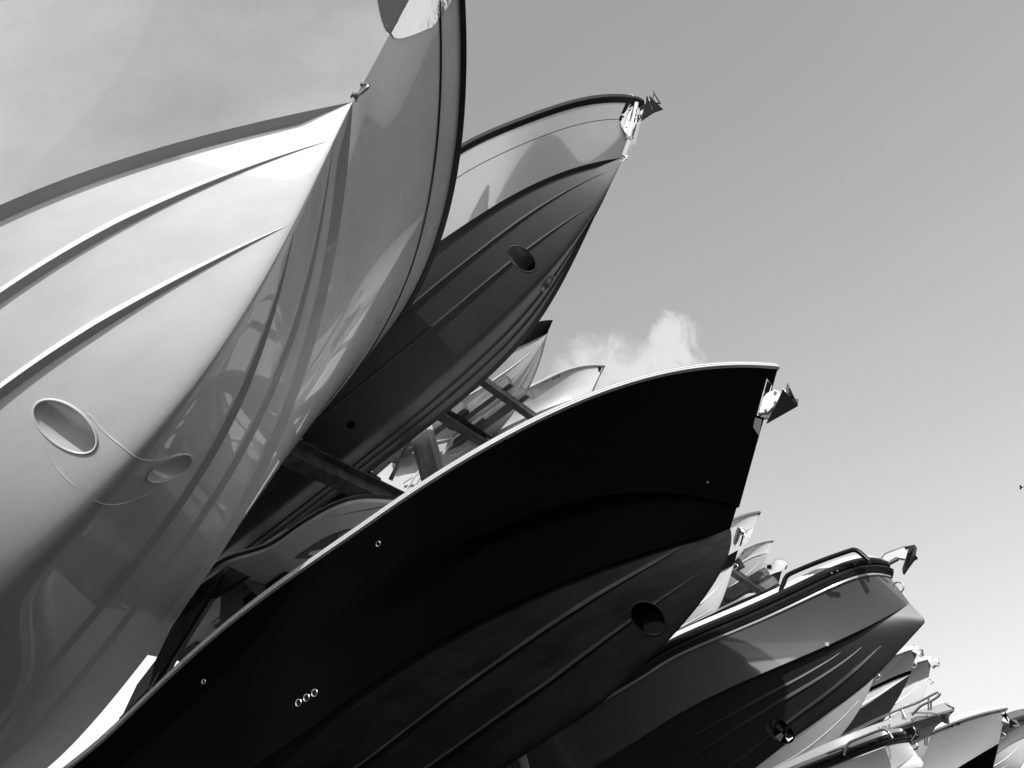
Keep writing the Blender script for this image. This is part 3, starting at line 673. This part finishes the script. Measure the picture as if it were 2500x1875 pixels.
# small boat fittings
def simple_anchor(h, base, out, tip, r=.05):
    """short roller and plough seen side-on; px in the centre plane"""
    a, b, c_ = (at_y(q, h.c) for q in (base, out, tip)); g = Geo(); g.tube([a, (a+b)/2+np.array([0, 0, .02]), b], [r*1.3, r, r], 8); g.obj('anchor_roller', M['white'] if r > .06 else M['steel'], h.root)
    g = Geo(); fluke(g, c_, b, b+np.array([-.05, 0, .12]), .09); g.tube([b, c_], r*.4, 8); g.obj('anchor', M['darksteel'], h.root)
simple_anchor(M1, one('Z2', (1150, 420)), one('Z2', (1210, 460)), one('Z2', (1225, 520)), .06)
g = Geo(); plate(g, P3(14.0, [(1145, 400), (1175, 410), (1130, 560), (1110, 605), (1085, 590)], 'Z2'), .3); g.obj('anchor_plate', M['darksteel'], M1.root)
simple_anchor(E1, one('R6', (1150, 385)), one('R6', (1195, 345)), one('R6', (1205, 405)), .11)
simple_anchor(E2, one('R6', (1290, 480)), one('R6', (1375, 470)), one('R6', (1310, 520)), .10)
simple_anchor(F1, one('R6', (1440, 960)), one('R6', (1510, 935)), one('R6', (1525, 915)), .035)
g = Geo(); plate(g, P3(15.2, [(1340, 1060), (1400, 1010), (1490, 960), (1470, 1010), (1480, 1070), (1440, 1075), (1390, 1040)], 'R6'), .12); g.obj('pulpit_plate', M['steel'], F1.root)
g = Geo(); fluke(g, at_y(one('R6', (1390, 1050)), 15.2), at_y(one('R6', (1475, 1075)), 15.2), at_y(one('R6', (1440, 1000)), 15.2), .12); g.obj('anchor', M['darksteel'], F1.root)
g = Geo(); plate(g, P3(18.1, [(1990, 980), (2030, 960), (2000, 1050), (2070, 1075), (2080, 1040), (2030, 985)], 'R6'), .14); g.obj('anchor_roller', M['white'], F2.root)
g = Geo(); fluke(g, at_y(one('R6', (2060, 1110)), 18.1), at_y(one('R6', (2180, 1100)), 18.1), at_y(one('R6', (2080, 1030)), 18.1), .14); plate(g, P3(18.1, [(2060, 1030), (2140, 1040), (2180, 1100), (2130, 1110), (2080, 1080)], 'R6'), .08); g.obj('anchor', M['darksteel'], F2.root)
g = Geo(); plate(g, P3(13.0, [(1000, 1165), (1060, 1130), (1130, 1105), (1165, 1190), (1110, 1190), (1060, 1200)], 'R6'), .14); g.obj('anchor_arm', M['chrome'], F4.root)
g = Geo(); fluke(g, at_y(one('R6', (1095, 1250)), 13.0), at_y(one('R6', (1150, 1125)), 13.0), at_y(one('R6', (1165, 1190)), 13.0), .13); g.obj('anchor', M['darksteel'], F4.root)
for h, q in ((M1, ('Z2', (1065, 905))), (E1, ('R6', (1120, 498))), (E2, ('R6', (1285, 662))), (E3, ('R6', (755, 612))), (F2, ('R6', (1990, 1192))), (F4, ('R6', (1118, 1295)))):
    bow_eye(h, one(*q), .045, .011, (.9, 0, -.2))
E2.decal('arrow_mark', [T(('R6', [(1215, 660), (1275, 635), (1265, 685)]))], M['trim'], .004)
G_.decal('bow_chock', [T(('Z1', [(2003, 430), (2032, 430), (2020, 470), (2008, 460)]))], M['trim'], .005)
M3.disc('port_light', one('Z2', (1537, 903)), .06, M['hole'], (M['steel'], .2))
railz(M3, [(1600, 830), (1660, 808), (1730, 830), (1765, 880), (1740, 940)], 'Z2', 20.5, .035, 'bow_rail', M['steel'])
# F1: long bow rail
railz(F1, [(380, 1225), (700, 1060), (1000, 930), (1180, 860), (1340, 775), (1380, 768), (1375, 800), (1300, 850), (1200, 900), (1110, 990)], 'R6', 14.45, .018, 'bow_rail', M['steel'])
for a, b in (((455, 1185), (455, 1245)), ((895, 965), (893, 1065)), ((1275, 815), (1275, 945)), ((1300, 840), (1298, 940)), ((1010, 920), (1022, 1020)), ((1015, 930), (1050, 1015))):
    g = Geo(); g.tube([at_y(one('R6', a), 14.45), at_y(one('R6', b), 14.45)], .014, 8); g.obj('rail_stanchion', M['steel'], F1.root)
# F4: grab rail and lines
railz(F4, [(445, 1385), (470, 1300), (500, 1260), (560, 1230), (800, 1135), (850, 1135), (885, 1160), (920, 1215)], 'R6', 12.2, .018, 'grab_rail', M['steel'])
railz(F4, [(180, 1410), (350, 1340), (440, 1315), (600, 1305), (700, 1270), (860, 1180)], 'R6', 12.3, .008, 'mooring_line', M['rubber'])
railz(F4, [(400, 1395), (440, 1330)], 'R6', 12.3, .016, 'rail_brace', M['trim'])
for q in ([(690, 1262), (770, 1248)], [(855, 1218), (880, 1212)]):
    g = Geo(); g.tube(P3(12.15, q, 'R6'), .018, 8); g.obj('cleat', M['trim'], F4.root)

# ------------------------------------------------------------ C: cabin roof, struts and dark recess panels
zr = 6.75
def roof_outline(off=0.0):
    near = [at_z(q, zr) for q in T(('Z3', [(430, 1190), (600, 760), (640, 670), (780, 575), (1040, 490), (1250, 350), (1450, 240), (1620, 195), (1850, 205)]))]
    near[0] = np.array([at_z(one('Z3', (465, 1218)), zr)[0]+.12, 5.10, zr]); near[1] = np.array([-7.2, 5.02, zr])
    fr = [np.array([-4.22, 6.0, zr])]
    pts = bez(near+fr, 5); far = [np.array([p[0], 12.0-p[1], p[2]]) for p in pts[::-1]][1:]
    ring = pts+far; cx = np.array([-6.2, 6.0, zr])
    return [cx+(p-cx)*(1+off) for p in ring]
ring = roof_outline(); g = Geo(); n = len(ring)
lay = [ring, [p+np.array([0, 0, .03]) for p in roof_outline(.012)], [p+np.array([0, 0, .09]) for p in roof_outline(.012)], [p+np.array([0, 0, .13]) for p in roof_outline(-.03)]]
V = [p for L_ in lay for p in L_]
Fc = [(k*n+i, k*n+(i+1) % n, (k+1)*n+(i+1) % n, (k+1)*n+i) for k in range(3) for i in range(n)]+[tuple(range(n))[::-1], tuple(3*n+i for i in range(n))]
g.add(V, Fc); roof = g.obj('hardtop', M['lightgrey'], C.root, 25)
g = Geo()
rr = [p+np.array([0, 0, .055]) for p in roof_outline(.016)]; g.tube(rr, .022, 8, closed=True); g.obj('hardtop_trim', M['trim'], C.root)
def under(pts, m, name, dz=.012):
    P = [at_z(q, zr-.002) for q in T(('Z3', pts))]; g = Geo(); g.prism(P, (0, 0, -dz)); g.obj(name, m, C.root)
under([(1200, 540), (1330, 450), (1420, 400), (1520, 365), (1660, 345), (1660, 470), (1450, 500), (1360, 540)], M['glass'], 'recess_shade_front')  # shade of the roof recesses put into flat dark panels
under([(680, 950), (800, 850), (1000, 720), (1130, 625), (1260, 640), (1100, 800), (900, 960), (760, 1030)], M['glass'], 'recess_shade')
under([(455, 1150), (580, 1062), (700, 1082), (620, 1180), (520, 1235)], M['glass'], 'recess_shade')
under([(1290, 500), (1340, 485), (1430, 490), (1400, 515), (1280, 515)], M['white'], 'reading_light', .02)
# windscreen strut: from roof corner down to the side deck
top_n = at_z(one('Z3', (690, 700)), zr); foot = at_y(one('Z3', (300, 1400)), 4.72)
def strut(mirror=False):
    Q = [((600, 715), 5.02), ((780, 592), 5.02), ((900, 652), 5.02), ((680, 795), 4.93), ((545, 1005), 4.78), ((430, 1190), 4.66), ((326, 1400), 4.52), ((278, 1395), 4.52), ((330, 1180), 4.66), ((430, 975), 4.80)]
    P = [at_y(one('Z3', q), y) for q, y in Q]
    if mirror: P = [np.array([p[0], 12-p[1], p[2]]) for p in P]
    g = Geo(); g.prism(P, (0, .05 if not mirror else -.05, 0)); g.obj('hardtop_strut', M['trim'], C.root, 20)
strut(); strut(True)
g = Geo(); g.prism([at_y(one('Z3', q), y) for q, y in (((330, 1180), 4.70), ((215, 1330), 4.58), ((120, 1530), 4.50), ((200, 1470), 4.50), ((285, 1385), 4.53))], (0, .03, 0)); g.obj('side_screen', M['midgrey'], C.root)
g = Geo(); g.tube([at_y(one('Z3', q), 4.49) for q in ((285, 1370), (115, 1545))], .02, 8); g.obj('screen_edge', M['trim'], C.root)
g = Geo(); g.tube([at_y(one('Z3', q), y-.006) for q, y in (((780, 602), 5.02), ((530, 940), 4.83), ((410, 1150), 4.69), ((283, 1380), 4.52))], .003, 6); g.obj('strut_seam', M['steel'], C.root)
# roof rail above the hardtop
g = Geo(); rl = [at_z(q, zr+.32) for q in T(('Z3', [(930, 505), (1130, 380), (1340, 260), (1450, 228)]))]; g.tube(rl, .014, 8); g.tube([rl[0], rl[0]-np.array([-.05, 0, .2])], .012, 8); g.tube([rl[-1], rl[-1]-np.array([.05, 0, .2])], .012, 8); g.obj('roof_rail', M['chrome'], C.root)
# helm console under the roof
g = Geo(); g.prism([np.array([x, 5.35, z]) for x, z in ((-6.7, 5.0), (-5.5, 5.0), (-5.9, 6.3), (-6.2, 6.74), (-6.5, 6.74))], (0, 1.3, 0)); g.obj('console', M['glass'], C.root, 20)

# ------------------------------------------------------------ storage racks
RK = 'steel boat storage racks'
def rack(loc, label): return root('storage_rack', loc, label, 'rack', RK)
def ibeam(r, a, b, h=.22, w=.14, name='beam', m=None):
    """I section beam from a to b (top centre line)"""
    a = np.array(a, float); b = np.array(b, float); d = b-a; L_ = np.linalg.norm(d); d /= L_; sd_ = np.cross(d, [0, 0, 1.]); sd_ /= np.linalg.norm(sd_)
    g = Geo(); R3m = np.stack([d, sd_, [0, 0, 1.]], 1); c_ = (a+b)/2
    g.box(c_+np.array([0, 0, -.009]), L_, w, .018, R3m); g.box(c_+np.array([0, 0, -h/2]), L_, .012, h-.036-.002, R3m); g.box(c_+np.array([0, 0, -h+.009]), L_, w, .018, R3m)
    return g.obj(name, m or M['rack'], r, 20)
def boxbeam(r, a, b, h=.2, w=.12, name='beam', m=None, label=None):
    a = np.array(a, float); b = np.array(b, float); d = b-a; L_ = np.linalg.norm(d); d /= L_; sd_ = np.cross(d, [0, 0, 1.]); sd_ /= np.linalg.norm(sd_); u_ = np.cross(sd_, d)
    g = Geo(); g.box((a+b)/2-u_*h/2, L_, w, h, np.stack([d, sd_, u_], 1)); return g.obj(name, m or M['rack'], r, 20, label)
def bunk(r, x0, x1, y, z, h=.16, w=.20, lean=0.0, m='wood'):
    g = Geo(); c_, s_ = math.cos(lean), math.sin(lean); Rm = np.array([[1, 0, 0], [0, c_, -s_], [0, s_, c_]])
    g.box(((x0+x1)/2, y, z+h/2), x1-x0, w, h, Rm); return g.obj('bunk', M[m], r, 20)
def column(r, x, y, z1, w=.30, d=.14, holes=None):
    g = Geo()
    g.box((x, y, z1/2), w, .016, z1, None, 0); g.box((x, y+d, z1/2), w, .016, z1, None, 0); g.box((x, y+d/2, z1/2), .014, d-.018, z1, None, 0)
    if holes:
        for zz in np.arange(holes[0], holes[1], .085):
            for xx in (-w*.38, -w*.13, w*.13, w*.38):
                q = np.array([x+xx+(.012 if int(zz*100) % 2 else -.01), y-.0085, zz+(.03 if abs(xx) < w*.2 else 0)])
                g.tube([q+np.array([0, .004, 0]), q-np.array([0, .003, 0])], .009, 8, 1)
    return g.obj('column', [M['galv'], M['hole']], r, 20)

# bay 1: carries A, B, C
r1 = rack((-5, 4.5, 0), 'rack bay holding the grey and black boats, with broad dark cross beam')
xb, zb = -4.97, 7.78
ibeam(r1, (xb, 4.35, zb), (xb, 7.75, zb), .30, .20)
g = Geo(); g.box((xb+.0, 5.12, zb+.045), .20, .26, .02); g.box((xb+.09, 5.12, zb+.10), .015, .24, .10); g.obj('bracket', M['galv'], r1)
ibeam(r1, (-8.0, 4.35, zb), (-8.0, 7.75, zb), .30, .20)
for yy in (5.45, 6.55): bunk(r1, -8.4, -4.92, yy, zb+.002, .12, .2, .2 if yy < 6 else -.2, 'carpet')
for xx in (-6.4, -9.4): ibeam(r1, (xx, 4.2, 3.52), (xx, 7.75, 3.52), .26, .18)
for yy in (5.45, 6.55): bunk(r1, -9.8, -6.0, yy, 3.523, .14, .22, 0, 'carpet')
column(r1, -8.0, 7.77, 12.5)
r0 = rack((-10, 1, 0), 'near rack bay at far left supporting the big white hull')
for xx in (-9.4, -11.2): ibeam(r0, (xx, -.4, 5.28), (xx, 4.3, 5.28), .28, .2)
for yy in (2.1, 3.3): bunk(r0, -11.6, -9.0, yy, 5.283, .14, .22)
for xx in (-9.4, -11.2): column(r0, xx, -.3, 6.0, .25)
# bay 2 beyond the perforated column: carries H and G
r2 = rack((-5, 8, 0), 'rack bay with perforated upright, steel beams and wooden bunks behind the grey boat')
yc = 7.95; xl, xr_ = -.649*yc, -.612*yc
g = Geo(); W_ = .30; xc = -5.01
Z0, Z1_ = 0, 9.55
# channel upright: wide perforated face to the row, narrower flange turned back
g.box(((-.649*yc-.606*yc)/2, yc, Z1_/2), .043*yc, .012, Z1_, None, 0)
a_ = np.array([-.606*yc, yc, 0]); b_2 = np.array([-.5935*(yc+.06), yc+.06, 0]); dd = b_2-a_
g.prism([a_, b_2, b_2+np.array([0, .012, 0]), a_+np.array([0, .012, 0])], (0, 0, Z1_), 0)
g.box((-.62*yc, yc+.15, Z1_/2), .012, .28, Z1_, None, 0)
for k, zz in enumerate(np.arange(8.0, 9.5, .075)):
    for xx in (.12, .45, .78):
        q = np.array([(-.649+.043*xx)*yc, yc-.0065, zz+((xx*.7) % .05)]); g.tube([q+np.array([0, .004, 0]), q-np.array([0, .0025, 0])], .0075, 8, 1)
    q = a_+dd*.5+np.array([0, -.002, zz]); g.tube([q, q-np.array([0, .003, 0])], .0075, 8, 1)
g.obj('column', [M['galv'], M['hole']], r2, 20)
zb2 = 9.6
boxbeam(r2, (-3.66, 7.9, zb2), (-3.66, 12.6, zb2), .17, .11); ibeam(r2, (-4.52, 7.9, zb2), (-4.52, 12.6, zb2), .22, .16)
for q, ln, h_, mm in (((1245, 930), 1.3, .17, 'wood'), ((1284, 958), 1.3, .17, 'wood'), ((1135, 990), 1.6, .16, 'wood'), ((1187, 1024), 1.6, .16, 'wood')):
    e = at_z(q, zb2+.08); bunk(r2, e[0]-ln, e[0], e[1], zb2+.003+(.0 if ln > 1.4 else .003), h_, .15, .2)
g = Geo(); g.tube([at_y(one('Z1', (640, 990)), 7.7), at_y(one('Z1', (510, 1245)), 7.7)], .035, 10); g.obj('brace', M['galv'], r2)
boxbeam(r2, at_y(one('Z1', (655, 945)), 7.85), at_y(one('Z1', (385, 1180)), 7.85), .10, .06, 'brace', M['galv'])
g = Geo(); g.box(at_y(one('Z1', (645, 985)), 7.72), .09, .02, .12); g.obj('bracket', M['galv'], r2)
column(r2, -8.0, 8.0, 9.6); ibeam(r2, (-8.0, 7.9, zb2), (-8.0, 12.6, zb2), .22, .16)
for xx in (-6.4, -9.0): ibeam(r2, (xx, 7.9, 3.55), (xx, 12.6, 3.55), .24, .16)
for yy in (9.5, 10.5): bunk(r2, -9.4, -6.0, yy, 3.553, .12, .2, 0, 'carpet')
for xx in (-4.5, -8.0): column(r2, xx, 12.7, 9.6, .25)
# bay 3: carries the small boats seen beside the black stem
r3 = rack((-4, 15, 0), 'far rack bay with dark beams and stubby wooden bunks beside the black stem')
zb3 = 8.62
boxbeam(r3, (-3.42, 15.0, zb3), (-3.42, 21.8, zb3), .20, .13); boxbeam(r3, (-4.2, 15.0, zb3+.003), (-4.2, 21.8, zb3+.003), .20, .13); boxbeam(r3, (-8.2, 15.0, zb3), (-8.2, 21.8, zb3), .20, .13)
for x0, x1, yy in ((-4.6, -3.0, 18.05), (-4.6, -3.05, 18.8), (-4.6, -3.1, 20.1), (-4.6, -3.15, 20.9), (-4.6, -3.2, 16.1), (-4.6, -3.2, 16.8)): bunk(r3, x0, x1, yy, zb3+.005, .20, .22)
for yy in (15.0, 21.9): column(r3, -6.2, yy, 8.5, .25); column(r3, -8.2, yy, 8.5, .25)
r3b = rack((-6, 18, 0), 'rack bay under the farthest boats at lower right')
for xx in (-6.0, -8.6):
    for zz_, y0_ in ((4.05, 13.6), (2.1, 11.9)): ibeam(r3b, (xx, y0_, zz_), (xx, 23.0, zz_), .24, .16)
for xx in (-6.0, -8.6):
    for yy in (13.4, 23.1): column(r3b, xx, yy, 4.2, .25)

# things glimpsed between hulls in bay 2
tw = small('motor_boat', 9.4, (1235, 1105), (1215, 1130), None, [(1170, 1140), (1110, 1170)], [(1204, 1082), (1175, 1069), (1150, 1066)], 1.1, 5.0,
    'grey hull with white rim glimpsed right of the perforated upright', [M['white'], M['lightgrey'], M['deck'], M['trim']], strakes=(), rail=M['white'])
for a, b in (((872, 1090), (940, 985)), ((900, 1100), (965, 990)), ((850, 1060), (930, 1010)), ((1065, 905), (1100, 860))):
    g = Geo(); g.tube([at_y(one('R4', a), 8.6), at_y(one('R4', b), 8.6)], .018, 8); g.obj('grab_rail', M['white'], tw.root)
cv = root('canvas_roll', tuple(at_y((1250, 1050), 9.9)), 'white canvas cover rolled up above the black hull, under the steel beams', 'cover')
g = Geo(); A0, A1 = at_y((1206, 1078), 9.9), at_y((1330, 1022), 9.9); N_ = 26
g.tube([A0+(A1-A0)*i/N_+np.array([0, 0, .012*math.sin(i*2.3)]) for i in range(N_+1)], [.075+.035*min(1, i/5)+.006*math.sin(i*1.7) for i in range(N_+1)], 18); g.obj('canvas', M['canvas'], cv, 60)
pc = A0+(A1-A0)*.08; g = Geo(); d_ = (A1-A0)/np.linalg.norm(A1-A0); u_ = np.cross(d_, [0, 1, 0]); w_ = np.cross(d_, u_)
g.tube([pc+.1*(math.cos(a)*u_/np.linalg.norm(u_)+math.sin(a)*w_/np.linalg.norm(w_)) for a in np.linspace(0, 2*math.pi, 20)[:-1]], .008, 6, closed=True); g.obj('tie_cord', M['rubber'], cv)

# bird at the right edge
br = root('bird', tuple(at_y((2494, 1191), 30)), 'tiny dark bird gliding at the right edge of the sky', 'bird')
p = at_y((2494, 1191), 30); g = Geo()
body = [p+.5*np.array(q) for q in ((-.16, 0, 0), (-.06, 0, .02), (.06, 0, .015), (.17, 0, -.01))]
g.tube(body, [.005, .022, .02, .004], 8)
g.obj('body', M['trim'], br)
for sg in (-1, 1):
    g = Geo(); g.prism([p+.55*np.array(q) for q in ((-.05, 0, .02), (.06, 0, .02), (.03, sg*.22, .10), (-.09, sg*.46, .03), (-.06, sg*.2, .07))], (0, 0, .005)); g.obj('wing', M['trim'], br)

# ------------------------------------------------------------ ground, sky, sun, camera
g = Geo(); g.add([(-3000, -3000, 0), (3000, -3000, 0), (3000, 3000, 0), (-3000, 3000, 0)], [(0, 1, 2, 3)])
gr = mesh_obj('ground', g.V, g.F, M['concrete'], None, None, 0)
gr['kind'] = 'structure'

g = Geo(); g.add([(-45, -70, .004), (60, -70, .004), (60, -8, .004), (-45, -8, .004)], [(0, 1, 2, 3)])
rd = mesh_obj('road', g.V, g.F, M['pale'], None, None, 0); rd['kind'] = 'structure'
SUN_EL, SUN_AZ = math.radians(19), math.radians(150)     # azimuth clockwise from +Y
w = bpy.data.worlds.new('World'); scene.world = w; w.use_nodes = True
nt = w.node_tree; N = nt.nodes; Lk = nt.links
bg = N['Background']; sky = N.new('ShaderNodeTexSky'); sky.sky_type = 'NISHITA'; sky.sun_disc = False
sky.sun_elevation = SUN_EL; sky.sun_rotation = SUN_AZ; sky.air_density = 1.0; sky.dust_density = 1.5; sky.ozone_density = 1.0
bw = N.new('ShaderNodeRGBToBW'); Lk.new(sky.outputs['Color'], bw.inputs['Color'])
tc = N.new('ShaderNodeTexCoord')
def cloud_dir(px): d = ray(px); return d/np.linalg.norm(d)
def blob(px, rad, soft):
    d = cloud_dir(px); dp = N.new('ShaderNodeVectorMath'); dp.operation = 'DOT_PRODUCT'; dp.inputs[1].default_value = tuple(d)
    nrm = N.new('ShaderNodeVectorMath'); nrm.operation = 'NORMALIZE'; Lk.new(tc.outputs['Generated'], nrm.inputs[0]); Lk.new(nrm.outputs[0], dp.inputs[0])
    mr = N.new('ShaderNodeMapRange'); mr.interpolation_type = 'SMOOTHSTEP'
    mr.inputs['From Min'].default_value = math.cos(math.radians(rad+soft)); mr.inputs['From Max'].default_value = math.cos(math.radians(max(rad-soft, 0)))
    Lk.new(dp.outputs['Value'], mr.inputs['Value']); return mr.outputs['Result']
def mth(op, a, b):
    n = N.new('ShaderNodeMath'); n.operation = op
    for i, q in enumerate((a, b)):
        if isinstance(q, (int, float)): n.inputs[i].default_value = q
        else: Lk.new(q, n.inputs[i])
    return n.outputs[0]
def noise(scale, det, ro, dist, loc=(0, 0, 0), sc=(1, 1, 1)):
    mp = N.new('ShaderNodeMapping'); mp.inputs['Location'].default_value = loc; mp.inputs['Scale'].default_value = sc; Lk.new(tc.outputs['Generated'], mp.inputs['Vector'])
    n = N.new('ShaderNodeTexNoise'); n.inputs['Scale'].default_value = scale; n.inputs['Detail'].default_value = det; n.inputs['Roughness'].default_value = ro; n.inputs['Distortion'].default_value = dist
    Lk.new(mp.outputs['Vector'], n.inputs['Vector']); return n.outputs['Fac']
def step(v, a, b):
    m_ = N.new('ShaderNodeMapRange'); m_.interpolation_type = 'SMOOTHSTEP'; m_.inputs['From Min'].default_value = a; m_.inputs['From Max'].default_value = b
    Lk.new(v, m_.inputs['Value']); return m_.outputs['Result']
cl = None
for px, r, s_ in (((1640, 830), .2, 2.6), ((1625, 905), .6, 3.4), ((1440, 925), .4, 4.0), ((1520, 930), .8, 4.0)):
    b_ = blob(px, r, s_); cl = b_ if cl is None else mth('MAXIMUM', cl, b_)
wisp = step(mth('ADD', mth('MULTIPLY', noise(17, 12, .62, .9), 1.0), mth('MULTIPLY', cl, .42)), .62, .98)
wisp = mth('MULTIPLY', wisp, step(cl, 0.02, .5))
# white cloud bank low on the stern side, and unseen broken cloud added behind the camera to brighten hull reflections
def dirblob(d, a, b):
    d = np.array(d, float); d /= np.linalg.norm(d); dp = N.new('ShaderNodeVectorMath'); dp.operation = 'DOT_PRODUCT'; dp.inputs[1].default_value = tuple(d)
    Lk.new(tc.outputs['Generated'], dp.inputs[0]); return step(dp.outputs['Value'], math.cos(math.radians(a)), math.cos(math.radians(b)))
bank = mth('MULTIPLY', blob((250, 1700), 12, 8), 1.0)
back = mth('MULTIPLY', dirblob((.2, -1, .15), 62, 40), step(noise(2.6, 10, .6, .4, sc=(1, 1, 2.2)), .47, .56))
haze = mth('MULTIPLY', noise(1.6, 6, .55, .3, sc=(1, 1, 2)), .12)
mask = mth('MAXIMUM', mth('MAXIMUM', mth('MULTIPLY', wisp, .62), bank), mth('MULTIPLY', back, .8))
SKYK = 3.2
mix = mth('ADD', mth('MULTIPLY', mth('POWER', bw.outputs['Val'], 0.55), mth('MULTIPLY', mth('ADD', haze, .94), SKYK)), mth('MULTIPLY', mask, 4.0))
cc = N.new('ShaderNodeCombineColor')
for k in range(3): Lk.new(mix, cc.inputs[k])
Lk.new(cc.outputs['Color'], bg.inputs['Color']); bg.inputs['Strength'].default_value = 0.12

sl = bpy.data.lights.new('sun', 'SUN'); sl.energy = 3.4; sl.angle = math.radians(0.5); so = bpy.data.objects.new('sun', sl); COL.objects.link(so)
sd = Vector((math.sin(SUN_AZ)*math.cos(SUN_EL), math.cos(SUN_AZ)*math.cos(SUN_EL), math.sin(SUN_EL)))
so.rotation_euler = sd.to_track_quat('Z', 'Y').to_euler(); so.location = (0, 0, 40)
cam = bpy.data.cameras.new('camera'); co = bpy.data.objects.new('camera', cam); COL.objects.link(co); scene.camera = co
cam.sensor_width = 36; cam.sensor_fit = 'HORIZONTAL'; cam.lens = FPX/2500*36; cam.clip_end = 10000; cam.clip_start = 0.05
m = Matrix.Identity(4)
for i in range(3): m[i][0] = CR[i]; m[i][1] = CV[i]; m[i][2] = -FW[i]; m[i][3] = CAM[i]
co.matrix_world = m
vs = scene.view_settings; vs.view_transform = 'Standard'; vs.look = 'None'; vs.gamma = 1; vs.exposure = 0; vs.use_curve_mapping = False
scene.cycles.diffuse_bounces = 2
